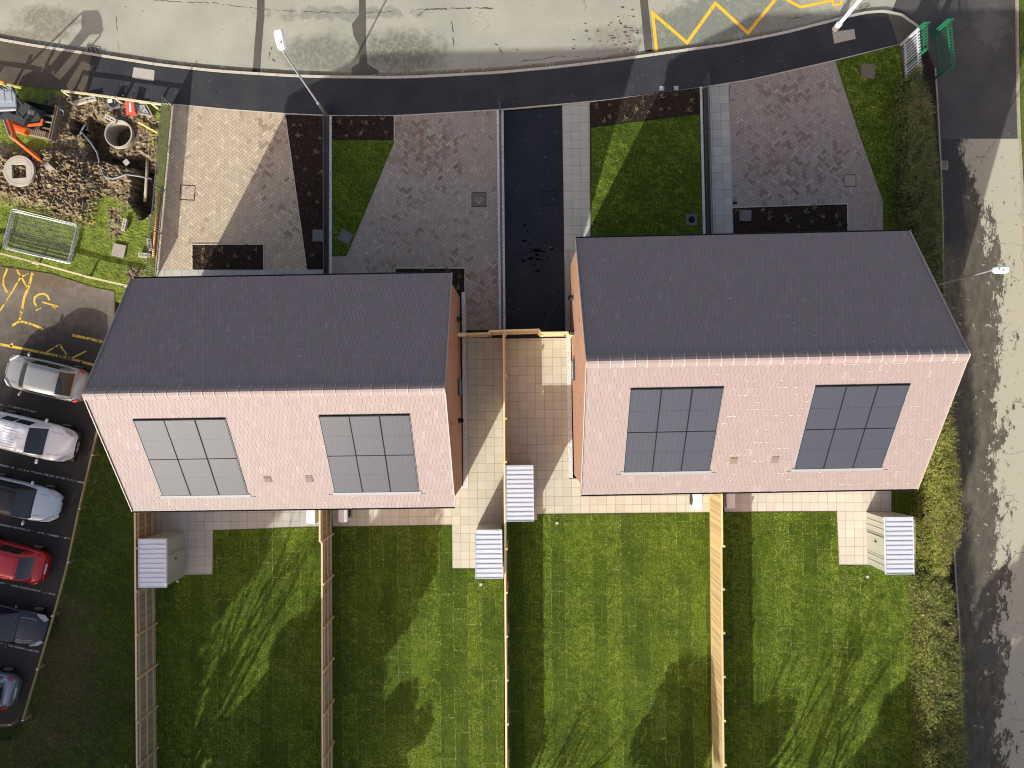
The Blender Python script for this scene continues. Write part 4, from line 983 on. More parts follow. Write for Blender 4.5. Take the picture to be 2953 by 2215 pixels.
# ------------------------------------------------------------------ heat pumps
def heat_pump(cx, cy, face, label):
    root = tag(empty('heat_pump', (cx, cy, 0)), label, 'heat pump', 'heat pumps by the rear walls')
    m = MB(); m.box(-.19, .19, -.56, .56, .12, .98); m.build('casing', 'white_casing', root, bevel=.03)
    f = MB(); f.box(face * .192, face * .25, -.52, .50, .16, .94); f.build('front_panel', 'white_casing', root, bevel=.02)
    g = MB(); g.ring(0, 0, 0, .02, .05, .30, 24)
    for k in range(5): g.ring(0, 0, .0, .02, .05 + k * .055, .062 + k * .055, 24)
    o = g.build('fan_grille', 'black_plastic', root); o.matrix_local = Matrix.Translation((face * .252, -.12, .56)) @ Matrix.Rotation(face * math.pi / 2, 4, 'Y')
    for y in (-.42, .42): MB().box(-.24, .24, y - .05, y + .05, .014, .118).build('foot', 'black_plastic', root)
    p = MB(); p.tube([(-face * .24, .2, .5), (-face * .34, .2, .5), (-face * .34, .2, .05)], .03, 8); p.tube([(-face * .24, .35, .6), (-face * .36, .35, .6), (-face * .36, .35, .05)], .03, 8); p.build('pipework', 'black_plastic', root)
    return root
def hp(x, ybot, face, label):
    p = at(x, ybot, 1.0); heat_pump(p.x, p.y + .58, face, label)
hp(897, 1512, -1, 'white heat pump under the eaves, left of the leftmost dividing fence')
hp(986, 1508, 1, 'pale heat pump under the eaves, just right of the dividing fence behind the left house')
hp(2015, 1471, -1, 'sunlit white heat pump beside the honey coloured fence behind the right house')
hp(2107, 1468, 1, 'shaded heat pump east of the honey coloured fence behind the right house')

# ------------------------------------------------------------------ covers, slabs, gullies
def cover(pxs, z, mat, label, cat='cover', frame=None, extra=None):
    p = W(pxs); cx = sum(a[0] for a in p) / len(p); cy = sum(a[1] for a in p) / len(p); root = tag(empty('inspection_cover', (cx, cy, 0)), label, cat)
    q = [(a[0] - cx, a[1] - cy) for a in p]
    MB().prism(q, -.05, z).build('lid', mat, root)
    if frame:
        m = MB()
        for i in range(4): m.beam((*q[i], z), (*q[(i + 1) % 4], z), .025, .012)
        m.build('frame', frame, root)
    if extra: extra(root, q, z)
    return root
def sq(cx, cy, w, h, a=0):
    c, s = math.cos(R(a)), math.sin(R(a)); return [(cx + u * c - v * s, cy + u * s + v * c) for u, v in ((-w / 2, -h / 2), (w / 2, -h / 2), (w / 2, h / 2), (-w / 2, h / 2))]
cover([(386, 194), (446, 203), (444, 234), (381, 225)], .012, 'concrete', 'pale concrete cover slab set in the pavement above the dig site')
cover([(2400, 93), (2463, 84), (2467, 112), (2406, 126)], .012, 'concrete', 'worn concrete slab in the black pavement by the thick column')
cover(sq(2502, 206, 40, 42, 3), .045, 'brown_cover', 'brown slab cover in the shaded lawn left of the hedge')
cover(sq(344, 723, 36, 36, 12), .06, 'rough_concrete', 'square concrete slab lying in the grass of the dig site')
cover(sq(917, 680, 30, 34, 0), .05, 'grey_cover', 'grey square cover in the leftmost bark bed against the railing')
cover(sq(996, 683, 36, 32, 28), .045, 'drain_block', 'bluish square cover set askew in the small shaded front lawn')
cover(sq(1994, 634, 32, 32, 0), .045, 'drain_block', 'square cover with round centre in the part-lit front lawn', extra=lambda r, q, z: MB().tube([(0, 0, z), (0, 0, z + .012)], .17, 20).build('disc', 'gap_black', r))
cover(sq(2149, 622, 34, 32, 2), .05, 'grey_cover', 'grey cover in the bark bed in front of the right house')
def paw(root, q, z):
    m = MB()
    for (u, v, r) in ((-.02, -.12, .07), (-.14, -.06, .055), (-.05, .05, .05), (.08, .07, .05), (.12, -.08, .06), (.19, .02, .05), (-.19, .06, .04), (.04, -.20, .06)):
        m.tube([(u, v, z), (u, v, z + .008)], r, 10, (.33, .29, .25))
    m.build('cobble_infill', 'block_paving', root)
cover(sq(1381, 576, 41, 41, 0), .014, 'brown_cover', 'brown recessed cover with pale cobbles in the left of centre driveway', frame='gap_black', extra=paw)
def outline(root, q, z):
    m = MB()
    for i in range(4): m.beam((*q[i], z), (*q[(i + 1) % 4], z), .03, .008)
    m.build('frame', 'gap_black', root)
def cover_ring(pxs, label):
    p = W(pxs); cx = sum(a[0] for a in p) / 4; cy = sum(a[1] for a in p) / 4; root = tag(empty('inspection_cover', (cx, cy, 0)), label, 'cover'); outline(root, [(a[0] - cx, a[1] - cy) for a in p], .013)
cover_ring(sq(541, 556, 42, 42, 3), 'thin square cover outline in the sunlit driveway')
cover_ring(sq(1584, 572, 40, 38, 0), 'faint square cover outline in the black driveway')
cover(sq(2451, 521, 34, 33, 0), .014, 'rough_concrete', 'small square cover in the rightmost driveway', frame='gap_black')
cover(sq(1909, 255, 13, 13, 0), .010, 'concrete', 'left one of two tiny stop tap covers in the black pavement'); cover(sq(1950, 254, 13, 12, 0), .010, 'concrete', 'right one of two tiny stop tap covers in the black pavement')
def gully(pxs, z, label):
    p = W(pxs); a, b, d = Vector(p[0]), Vector(p[1]), Vector(p[3]); cx, cy = a; ux = (b - a); uy = (d - a); root = tag(empty('gully_grate', (cx, cy, 0)), label, 'drain')
    MB().prism([(0, 0), tuple(ux), tuple(ux + uy), tuple(uy)], z - .03, z).build('sump', 'gap_black', root)
    m = MB(); n = 9
    for k in range(n + 1):
        s = ux * (k / n); m.beam((s.x, s.y, z + .008), (s.x + uy.x, s.y + uy.y, z + .008), .022, .016)
    for q in (Vector((0, 0)), uy): m.beam((q.x, q.y, z + .010), (q.x + ux.x, q.y + ux.y, z + .010), .03, .02)
    m.build('grate', 'rough_concrete', root); return root
gully([(248, 152), (281, 157), (284, 135), (252, 130)], -.105, 'gully grate by the kerb in the digger shadow')
gully([(2482, 30), (2512, 23), (2508, 10), (2478, 15)], -.105, 'gully grate on the bend of the kerb by the thick column')
gully([(2714, 487), (2714, 462), (2736, 463), (2736, 488)], -.095, 'gully grate in the lane beside the upper hedge')
gully([(2752, 1553), (2752, 1530), (2774, 1530), (2774, 1553)], -.095, 'gully grate in the lane beside the lower hedge')
for (x, y, l) in ((1606, 1508, 'small pale marker box at the top of the sunlit lawn'), (1387, 1685, 'small pale marker box below the shed on the west of the middle fence'), (2500, 1663, 'small white marker box near the shed by the hedge'), (514, 1676, 'small marker box in the shade below the leftmost shed')):
    p = at(x, y); root = tag(empty('marker_box', (p.x, p.y, 0), random.uniform(-.3, .3)), l, 'marker'); MB().box(-.06, .06, -.055, .055, 0, .07).build('body', 'kerb_stone', root); MB().box(-.068, .068, -.062, .062, .071, .085).build('lid', 'kerb_stone', root)

# ------------------------------------------------------------------ plants in the beds
def plant_mesh(seed, pale):
    random.seed(seed); m = MB()
    for k in range(16):
        a = random.uniform(0, 6.28); l = random.uniform(.10, .26); t = random.uniform(.3, 1.1); w = .011
        d = Vector((math.cos(a) * math.sin(t), math.sin(a) * math.sin(t), math.cos(t))); s = Vector((-math.sin(a), math.cos(a), 0)) * w
        p = Vector((random.uniform(-.03, .03), random.uniform(-.03, .03), 0)); q = p + d * l * .6 + Vector((0, 0, .02)); e = q + d * l * .5 - Vector((0, 0, .04))
        m.add([p - s, p + s, q + s, q - s, e], [(0, 1, 2, 3), (3, 2, 4)], rc(random.choice([pale, (.12, .12, .05), (.30, .22, .12)]), .2))
    return m
protos = []
for i, pale in enumerate([(.42, .36, .20), (.22, .23, .10), (.34, .26, .17)]):
    r = plant_mesh(40 + i, pale).build('small_shrub', 'leaf'); protos.append(r); tag(r, 'straw coloured young plant in bark mulch', 'plant', 'young plants in the front bark beds')
used = [False] * 3; random.seed(21)
SPOTS = [(1720, 307), (1758, 303), (1756, 339), (1834, 318), (1851, 298), (1907, 281), (1947, 275), (1905, 316), (1929, 316), (1992, 292), (1740, 352), (1985, 320), (1804, 345), (1870, 325),
         (981, 353), (1013, 357), (1057, 355), (1000, 392), (1043, 387), (1115, 384), (1105, 345), (849, 362), (869, 362), (913, 440), (880, 490), (860, 455), (862, 395), (893, 560), (915, 585), (902, 735), (930, 500), (925, 400),
         (590, 722), (640, 721), (588, 750), (680, 738), (610, 765), (720, 745), (740, 722), (660, 768), (1220, 779), (1290, 778), (1325, 800), (1322, 830),
         (2346, 597), (2320, 611), (2372, 623), (2340, 640), (2410, 625), (2268, 634), (2218, 615), (2196, 606), (2215, 630), (2264, 624), (2125, 608), (2300, 655), (2420, 650)]
for (x, y) in SPOTS:
    i = random.randrange(3); o = protos[i] if not used[i] else protos[i].copy()
    if used[i]: COL.objects.link(o)
    used[i] = True; p = at(x, y); o.location = (p.x, p.y, .022); o.rotation_euler = (0, 0, random.uniform(0, 6)); k = random.uniform(.7, 1.25); o.scale = (k, k, k)

# ------------------------------------------------------------------ hedges
def hedge(pl, pr, h, label, seed, cols, n, spiky=.25):
    """pl / pr: left and right edge points (ground plan) from top to bottom"""
    random.seed(seed); root = tag(empty('hedge', (*pl[0], 0)), label, 'hedge'); ox, oy = pl[0]
    def lr(ys, pts):
        for i in range(len(pts) - 1):
            if pts[i + 1][1] <= ys <= pts[i][1]: k = (pts[i][1] - ys) / (pts[i][1] - pts[i + 1][1]); return pts[i][0] + (pts[i + 1][0] - pts[i][0]) * k
        return pts[-1][0] if ys < pts[-1][1] else pts[0][0]
    y1, y0 = pl[0][1], pl[-1][1]; m = MB(); cr = MB()
    st = .35; k = 0; ys = []; y = y1 - .25
    while y > y0 + .05: ys.append(y); y -= st
    rings = []
    for y in ys:
        L, Rr = lr(y, pl), lr(y, pr); w = (Rr - L) / 2; c = (L + Rr) / 2; e = min(1, .35 + (y1 - y) * .9)
        rings.append([(c + w * a * e * .80 - ox, y - oy, z) for a, z in ((-1, 0), (-1.0, h * .6), (-.8, h * .84), (0, h * .9), (.8, h * .84), (1.0, h * .6), (1, 0))])
    for r in rings: cr.v += r
    for i in range(len(rings) - 1):
        for j in range(6): cr.f.append([i * 7 + j, i * 7 + j + 1, (i + 1) * 7 + j + 1, (i + 1) * 7 + j]); cr.c.append((.022, .028, .010))
    cr.f.append(list(range(7))); cr.c.append((.02, .025, .01))
    cr.build('inner_growth', 'leaf', root)
    for _ in range(n):
        y = random.uniform(y0, y1); L, Rr = lr(y, pl), lr(y, pr); w = (Rr - L) / 2; c = (L + Rr) / 2; e = min(1, .3 + (y1 - y) * .9)
        nz = noise.noise(Vector((c, y * .9, seed))) * .22; w = (w - .10) * e * (1 + noise.noise(Vector((seed, y * 1.1, 0))) * .18)
        if random.random() < .62:
            a = random.uniform(-1, 1); p = Vector((c + w * a, y, h * (1 - .16 * abs(a) ** 4) + random.gauss(0, .055) + nz * .5 + noise.noise(Vector((a * 2, y * 2.2, 7))) * .14)); nr = Vector((a * .5, 0, 1))
        else:
            s = random.choice((-1, 1)); z = random.uniform(.05, h * .97); p = Vector((c + s * w * (1 - .08 * (z / h) ** 3) + random.gauss(0, .05), y, z)); nr = Vector((s, 0, .3))
        col = cols[min(len(cols) - 1, int(abs(noise.noise(Vector((p.x * 1.3, p.y * 1.3, p.z)))) * 2.2 * len(cols)))] if random.random() < .55 else random.choice(cols)
        col = rc(col, .25, .08)
        p -= Vector((ox, oy, 0))
        if random.random() < spiky:
            d = (nr.normalized() + Vector((random.gauss(0, .5), random.gauss(0, .5), random.gauss(.1, .35)))).normalized(); l = random.uniform(.12, .30 + spiky * .5); s = d.cross(Vector((random.random(), random.random(), random.random()))).normalized() * .011
            m.add([p - s, p + s, p + d * l], [(0, 1, 2)], rc(random.choice([(.20, .17, .07), (.15, .14, .05), col]), .2))
            for t_ in (.4, .7, .9):
                q = p + d * l * t_; f = Vector((random.gauss(0, 1), random.gauss(0, 1), random.gauss(0, 1))).normalized() * .05; g = f.cross(d).normalized() * .018
                m.add([q, q + f * .5 + g, q + f, q + f * .5 - g], [(0, 1, 2, 3)], col)
        else:
            f = Vector((random.gauss(0, 1), random.gauss(0, 1), random.gauss(0, .7))).normalized() * random.uniform(.04, .075); g = f.cross(nr + Vector((random.gauss(0, .5), random.gauss(0, .5), 0))).normalized() * random.uniform(.018, .034)
            m.add([p - f, p + g, p + f, p - g], [(0, 1, 2, 3)], col)
    m.build('foliage', 'leaf', root)
    tr = MB()
    y = y1 - .5
    while y > y0 + .3:
        c = (lr(y, pl) + lr(y, pr)) / 2 - ox; tr.tube([(c, y - oy, 0), (c + random.uniform(-.1, .1), y - oy, h * .5)], [.04, .025], 6, (.10, .075, .05)); y -= .7
    tr.build('stems', 'leaf', root)
    return root
HG_SHADE = [(.09, .14, .035), (.14, .19, .045), (.18, .22, .06), (.24, .23, .09), (.06, .095, .03)]  # hedge leaf colours darkened to carry the shade on the upper length
HL_SUN = [(.30, .36, .06), (.36, .39, .075), (.44, .42, .11), (.20, .27, .045), (.34, .30, .10)]  # brighter copy of the leaf colours, sunlight put into the tone
hw = 1.45
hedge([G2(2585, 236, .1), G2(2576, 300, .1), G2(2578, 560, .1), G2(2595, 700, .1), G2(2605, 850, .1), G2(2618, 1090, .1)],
      [G2(2655, 228, hw), G2(2690, 310, hw), G2(2712, 560, hw), G2(2722, 800, hw), G2(2726, 960, hw), G2(2730, 1090, hw)], 1.6, 'shaded green upper length of the hedge, starting at the pale palisade fence', 31, HG_SHADE, 42000, .22)
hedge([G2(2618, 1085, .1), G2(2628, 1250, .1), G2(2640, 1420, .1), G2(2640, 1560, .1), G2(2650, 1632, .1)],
      [G2(2728, 1085, hw), G2(2738, 1203, hw), G2(2752, 1350, hw), G2(2764, 1474, hw), G2(2755, 1560, hw), G2(2720, 1632, hw)], 1.6, 'sunlit yellow green middle length of hedge beside the blue roofed shed', 32, HL_SUN, 36000, .40)
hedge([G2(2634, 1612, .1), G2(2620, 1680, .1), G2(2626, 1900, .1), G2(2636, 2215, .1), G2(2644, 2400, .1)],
      [G2(2705, 1612, hw), G2(2750, 1715, hw), G2(2764, 1850, hw), G2(2772, 1950, hw), G2(2790, 2190, hw), G2(2800, 2400, hw)], 1.5, 'lower length of hedge with brown twig tips, running out of the bottom of the view', 33, [HL_SUN[0], HG_SHADE[1], HG_SHADE[2], HL_SUN[2], (.20, .16, .08), HG_SHADE[0]], 42000, .30)
# ------------------------------------------------------------------ the dig site
random.seed(5)
def sdpoly(x, y, poly):
    d = 1e9; n = len(poly); ins = False
    for i in range(n):
        x0, y0 = poly[i]; x1, y1 = poly[(i + 1) % n]; ex, ey = x1 - x0, y1 - y0; wx, wy = x - x0, y - y0
        k = max(0, min(1, (wx * ex + wy * ey) / (ex * ex + ey * ey))); d = min(d, math.hypot(wx - ex * k, wy - ey * k))
        if (y0 > y) != (y1 > y) and x < ex * (y - y0) / ey + x0: ins = not ins
    return -d if ins else d
HEAP = W([(-80, 440), (20, 440), (110, 440), (190, 430), (250, 470), (290, 540), (270, 600), (250, 640), (200, 630), (130, 600), (60, 585), (0, 572), (-80, 560)])
HEAP2 = W([(262, 470), (330, 440), (390, 470), (375, 520), (330, 525), (290, 520)])
MUD = W([(140, 275), (300, 262), (420, 300), (455, 330), (448, 560), (430, 640), (380, 600), (300, 560), (260, 560), (120, 470), (150, 420)])
MUD2 = W([(310, 600), (350, 590), (350, 680), (315, 680)]); MUD3 = W([(365, 770), (420, 775), (410, 810), (370, 800)])
PITS = [(W([(206, 345), (236, 342), (240, 385), (208, 380)]), 1.1), (W([(252, 335), (300, 345), (308, 440), (340, 452), (400, 440), (445, 470), (443, 500), (330, 470), (262, 455), (248, 400)]), .75), (W([(385, 500), (440, 470), (436, 600), (410, 625), (378, 580)]), .9)]
SANDY = W([(-80, 418), (0, 412), (42, 430), (20, 470), (-80, 470)])
RC = at(345, 388); NX, NY = 210, 150
mb = MB(); gx = (HX1 - HX0 + .3) / NX; gy = (HY1 - HY0 + .3) / NY
for j in range(NY + 1):
    for i in range(NX + 1):
        x = HX0 - .15 + i * gx; y = HY0 - .15 + j * gy; z = -.03; c = None
        n1 = noise.noise(Vector((x * .7, y * .7, 0))); n2 = noise.noise(Vector((x * 3.1, y * 3.1, 2))); n3 = noise.noise(Vector((x * 8.5, y * 8.5, 5))); n4 = noise.noise(Vector((x * 17, y * 17, 8)))
        if i in (0, NX) or j in (0, NY): z = -.17
        g = .5 + .5 * n2 + .35 * n3
        col = [a + (b - a) * max(0, min(1, g)) for a, b in zip((.07, .10, .015), (.26, .33, .05))]
        def soft(d, w): return max(0, min(1, .5 - d / w))
        hm = soft(sdpoly(x, y, HEAP), .7); h2 = soft(sdpoly(x, y, HEAP2), .4); mu = soft(sdpoly(x, y, MUD) + n2 * .5, .3)
        mu = max(mu, soft(sdpoly(x, y, MUD2) + n2 * .3, .25), soft(sdpoly(x, y, MUD3) + n2 * .2, .2))
        edge = i in (0, NX) or j in (0, NY)
        dirt = [a + (b - a) * max(0, min(1, .5 + .7 * n3 + .5 * n2)) for a, b in zip((.10, .075, .045), (.33, .265, .165))]
        k = max(hm, h2, mu); col = [a + (b - a) * k for a, b in zip(col, dirt)]
        if not edge:
            z += .30 * hm * (1 + n1 * .5) + hm * (.16 * n3 + .12 * n2 + .10 * n4) + h2 * (.14 + .09 * n3 + .06 * n4) + mu * (.07 * n3 + .06 * n2 + .04 * n4) + .02 * n4
            sa = soft(sdpoly(x, y, SANDY), .4) * (1 - hm * .7); col = [a + (b - a) * sa for a, b in zip(col, (.52, .42, .26))]
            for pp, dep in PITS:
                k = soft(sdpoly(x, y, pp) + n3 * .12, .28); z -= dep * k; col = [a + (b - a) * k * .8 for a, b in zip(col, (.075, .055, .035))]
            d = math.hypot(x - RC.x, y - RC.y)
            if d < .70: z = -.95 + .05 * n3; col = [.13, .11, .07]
            elif d < .95: z = min(z, -.12)
        mb.v.append((x, y, z)); 
        if i and j:
            a = (j - 1) * (NX + 1) + i - 1; mb.f.append([a, a + 1, a + NX + 2, a + NX + 1]); mb.c.append(tuple(col))
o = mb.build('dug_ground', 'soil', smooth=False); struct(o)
# loose clods
m = MB(); random.seed(77)
for _ in range(2600):
    x, y = random.uniform(-27.5, -20), random.uniform(8, 14.5)
    d = sdpoly(x, y, HEAP)
    if d > .25: continue
    n1 = noise.noise(Vector((x * .7, y * .7, 0))); n2 = noise.noise(Vector((x * 3.1, y * 3.1, 2))); n3 = noise.noise(Vector((x * 8.5, y * 8.5, 5)))
    hm = max(0, min(1, .5 - d / .7)); z = -.03 + .30 * hm * (1 + n1 * .5) + hm * (.16 * n3 + .12 * n2); r = random.uniform(.02, .085)
    vs = [(x + r * random.uniform(.6, 1.2) * a, y + r * random.uniform(.6, 1.2) * b, z + r * random.uniform(.4, 1) * c) for a, b, c in ((1, 0, .3), (0, 1, .3), (-1, 0, .3), (0, -1, .3), (0, 0, 1.1), (0, 0, -.4))]
    m.add(vs, [(0, 1, 4), (1, 2, 4), (2, 3, 4), (3, 0, 4), (1, 0, 5), (2, 1, 5), (3, 2, 5), (0, 3, 5)], rc(random.choice([(.16, .12, .075), (.30, .24, .15), (.23, .175, .11)]), .25))
tag(m.build('soil_clods', 'soil'), 'crumbly brown soil clods on the spoil heap', 'soil', kind='stuff')

def thing(name, p, label, cat, rz=0, group=None): return tag(empty(name, (p[0], p[1], p[2] if len(p) > 2 else 0), rz), label, cat, group)
# chamber ring, cover slab
r = thing('manhole_ring', (RC.x, RC.y, 0), 'round concrete manhole chamber ring sunk in the trench', 'manhole ring')
m = MB(); m.ring(0, 0, -.9, .10, .63, .72, 40); m.build('ring_wall', 'rough_concrete', r)
m = MB(); m.ring(0, 0, .1005, .125, .66, .71, 40); m.build('rim', 'concrete', r)
p = at(57, 494, .4)
r = thing('manhole_cover_slab', (p.x, p.y, .42), 'round pale concrete slab with square opening lying on the spoil heap', 'concrete slab', R(4))
m = MB(); out_ = [(.78 * math.cos(2 * math.pi * k / 48), .78 * math.sin(2 * math.pi * k / 48)) for k in range(48)]; hs = .36
inn = []
for k in range(48):
    a = 2 * math.pi * k / 48; c, s = math.cos(a), math.sin(a); q = hs / max(abs(c), abs(s)); inn.append((q * c + .01, q * s - .01))
for z0, z1, R1, R0 in ((-.10, .06, 1.0, 1.0),):
    vs = [(x, y, z1) for x, y in out_] + [(x, y, z1) for x, y in inn] + [(x, y, z0) for x, y in out_] + [(x, y, z0) for x, y in inn]; fs = []
    for k in range(48):
        n = (k + 1) % 48; fs += [(k, n, 48 + n, 48 + k), (96 + n, 96 + k, 144 + k, 144 + n), (k, 96 + k, 96 + n, n), (48 + n, 144 + n, 144 + k, 48 + k)]
    m.add(vs, fs)
m.build('slab_body', 'concrete', r); m = MB(); m.ring(0, 0, .061, .066, .66, .675, 40); m.build('joint_ring', 'rough_concrete', r)
# pipes
m = MB(); m.tube([at(248, 356, .1), at(238, 372, .0), at(230, 388, -.05), at(235, 380, .05), at(262, 412, .02), at(280, 440, .0), at(290, 480, .1), at(300, 508, .12), at(325, 516, .12), at(365, 503, .16), at(400, 508, .05), at(438, 516, .0)], .045, 8)
tag(m.build('corrugated_hose', 'grey_hose', smooth=True), 'grey corrugated hose snaking across the trench and grass', 'hose')
m = MB(); m.tube([at(426, 438, -.45), at(424, 500, -.45), at(418, 582, -.5)], .075, 10); tag(m.build('drain_pipe', 'rough_concrete', smooth=True), 'dusty drain pipe lying in the deep trench by the railing', 'pipe')
m = MB(); m.tube([at(458, 552, .08), at(441, 742, .08)], .055, 10); tag(m.build('duct_pipe', 'orange_pipe', smooth=True), 'orange duct pipe laid along the foot of the railing', 'pipe')
m = MB(); m.beam(at(398, 353, .10), at(454, 384, .08), .085, .04); tag(m.build('timber_plank', 'yellow_timber'), 'yellow timber plank on the dug earth below the red board', 'plank')
# small square paving piece
p = at(364, 468, .15); tag(MB().box(-.13, .13, -.13, .13, 0, .05).build('paving_piece', 'concrete'), 'small square concrete piece on the low soil mound', 'paving').location = (p.x, p.y, .12); bpy.data.objects['paving_piece'].rotation_euler = (0, 0, .7)
# blue bucket
p = at(172, 318, .15); r = thing('bucket', (p.x, p.y, .02), 'pale blue plastic bucket by the small pit', 'bucket'); r.rotation_euler = (.45, .25, 0)
m = MB(); n = 24
vs = []
for (rr, z) in ((.14, 0), (.185, .30), (.195, .31), (.175, .31), (.135, .02)): vs += [(rr * math.cos(2 * math.pi * k / n), rr * math.sin(2 * math.pi * k / n), z) for k in range(n)]
m.add(vs, [(i * n + k, i * n + (k + 1) % n, (i + 1) * n + (k + 1) % n, (i + 1) * n + k) for i in range(4) for k in range(n)] + [tuple(range(n))[::-1], tuple(range(4 * n, 5 * n))]); m.build('pail', 'blue_plastic', r)
m = MB(); m.tube([(.19 * math.cos(a), .19 * math.sin(a) * .6, .31 + .05 * math.sin(a)) for a in [k * math.pi / 10 for k in range(11)]], .006, 5); m.build('handle', 'steel', r)
# clay pipe stub
p = at(200, 288, .25); r = thing('pipe_stub', (p.x, p.y, -.05), 'upright clay pipe stub near the pavement edge', 'pipe'); m = MB(); m.ring(0, 0, 0, .32, .085, .12, 20); m.build('collar', 'mud_steel', r)
# barrier feet: slotted blocks
def barrier_foot():
    r = empty('barrier_foot'); m = MB(); L, w, h = .62, .22, .13
    xs = [-L / 2, -.22, -.17, -.14, -.03, .03, .14, .17, .22, L / 2]
    for i in range(9):
        hole = i in (1, 3, 5, 7)
        if hole: m.box(xs[i], xs[i + 1], -w / 2, -.03, 0, h); m.box(xs[i], xs[i + 1], .03, w / 2, 0, h)
        else: m.box(xs[i], xs[i + 1], -w / 2, w / 2, 0, h)
    m.build('block', 'concrete', r); MB().box(-L / 2 + .05, L / 2 - .05, -w / 2 + .03, w / 2 - .03, .004, .03).build('core', 'gap_black', r); return r
bf = barrier_foot()
for i, (x, y, a, z, lb) in enumerate([(236, 296, 18, .15, 'barrier foot block lying by the broken rail, nearest the bucket'), (262, 288, 10, .12, 'barrier foot block propped beside another next to the broken rail'), (322, 344, -28, .14, 'barrier foot block on the rim of the manhole ring'), (362, 650, 78, .05, 'barrier foot block standing in the grass below the trench'),
                                 (434, 706, -78, .05, 'barrier foot block against the railing beside the orange pipe'), (420, 737, -4, .05, 'pale barrier foot block under the lower end of the railing')]):
    o = bf if i == 0 else copy_tree(bf); p = at(x, y, z); o.location = (p.x, p.y, z); o.rotation_euler = (random.uniform(-.15, .15), random.uniform(-.1, .1), R(a)); tag(o, lb, 'barrier foot', 'slotted concrete barrier feet around the dig')
# red board with worn white lettering
p = at(375, 311, .35); r = thing('site_board', (p.x, p.y, .30), 'red board with worn white lettering leaning by the broken rail', 'sign'); r.rotation_euler = (.35, .1, R(-4))
m = MB(); m.prism([(-.22, -.34), (.24, -.34), (.24, -.16), (.18, -.12), (.18, .34), (-.22, .34)], 0, .03); m.build('board', 'red_paint', r)
m = MB(); random.seed(3); y = .26
for k in range(9):
    hgt = random.choice((.03, .045, .04)); m.box(-.045, .035 + random.uniform(-.02, .015), y - hgt, y, .031, .034)
    if k % 2: m.box(-.045, -.02, y - hgt - .014, y - hgt, .031, .034)
    y -= hgt + .014
m.build('lettering', 'sign_white', r)
# triangular steel covers in a frame
r0 = at(410, 315, .1); r = thing('triangular_cover', (r0.x, r0.y, .06), 'pair of triangular steel manhole covers lying in their frame', 'manhole cover'); r.rotation_euler = (.05, .0, 0)
def rel(x, y): q = at(x, y, .06); return (q.x - r0.x, q.y - r0.y)
for tri in ([(386, 302), (417, 304), (400, 320)], [(418, 309), (435, 335), (407, 325)]):
    m = MB(); m.prism([rel(*q) for q in tri], 0, .035); o = m.build('cover_plate', 'galvanised', r); o.active_material.name
    c = [sum(v) / 3 for v in zip(*[rel(*q) for q in tri])]; MB().box(c[0] - .03, c[0] + .03, c[1] - .02, c[1] + .02, .036, .04).build('keyhole', 'gap_black', o)
m = MB(); fr_ = [(383, 298), (422, 300), (441, 336), (404, 328), (383, 298)]
for i in range(4): m.beam((*rel(*fr_[i]), .03), (*rel(*fr_[i + 1]), .03), .05, .09)
m.beam((*rel(419, 305), .03), (*rel(403, 323), .03), .05, .05); m.build('frame', 'rough_concrete', r)
# plate compactor
p = at(325, 300, .2); r = thing('plate_compactor', (p.x, p.y, .0), 'silver and black plate compactor beside the broken rail', 'machine', R(15))
MB().box(-.28, .28, -.20, .20, .02, .07).build('base_plate', 'steel', r, bevel=.01); MB().box(-.14, .14, -.13, .13, .12, .36).build('engine', 'black_plastic', r, bevel=.02); MB().box(-.10, .12, .0, .16, .361, .45).build('fuel_tank', 'white_casing', r, bevel=.02)
m = MB(); m.tube([(-.2, -.17, .1), (-.30, -.17, .5), (-.30, .17, .5), (-.2, .17, .1)], .014, 6); m.build('handle', 'steel', r)
m = MB(); m.tube([(.2, -.17, .1), (.22, -.17, .42), (.22, .17, .42), (.2, .17, .1)], .014, 6); m.build('guard_bar', 'steel', r)
# orange hazard lamp on the rail
p = at(9, 238, .75); r = thing('hazard_lamp', (p.x, p.y, .62), 'orange hazard lamp on the end of the yellowish rail', 'lamp'); MB().box(-.06, .06, -.04, .04, 0, .10).build('battery_box', 'school_green', r)
m = MB(); m.tube([(0, -.03, .19), (0, -.02, .19), (0, .02, .19), (0, .03, .19)], [.07, .095, .095, .07], 16); m.build('lens', 'hazard_orange', r)
random.seed(63); m = MB()
for _ in range(90):
    q = at(random.uniform(150, 450), random.uniform(275, 620), 0)
    if math.hypot(q.x - RC.x, q.y - RC.y) < 1.0 or any(sdpoly(q.x, q.y, pp) < .3 for pp, _d in PITS): continue
    z = random.uniform(.0, .05); L = random.uniform(.03, .10); a = random.uniform(0, 3.1)
    e = Euler((random.uniform(-.3, .3), random.uniform(-.3, .3), a)).to_matrix(); b = [Vector((q.x, q.y, z + .04)) + e @ Vector(k) for k in ((-L, -L * .5, 0), (L, -L * .6, 0), (L * .8, L * .5, 0), (-L * .9, L * .6, 0), (-L * .6, -L * .3, L * .6), (L * .6, -L * .3, L * .5), (L * .5, L * .3, L * .6), (-L * .6, L * .3, L * .5))]
    m.add(b, [(4, 5, 6, 7), (0, 1, 5, 4), (1, 2, 6, 5), (2, 3, 7, 6), (3, 0, 4, 7)], rc(random.choice([(.42, .38, .30), (.30, .15, .10), (.36, .32, .25), (.20, .16, .11)]), .2))
tag(m.build('rubble', 'soil'), 'scattered brick and stone rubble on the dug ground', 'rubble', kind='stuff')
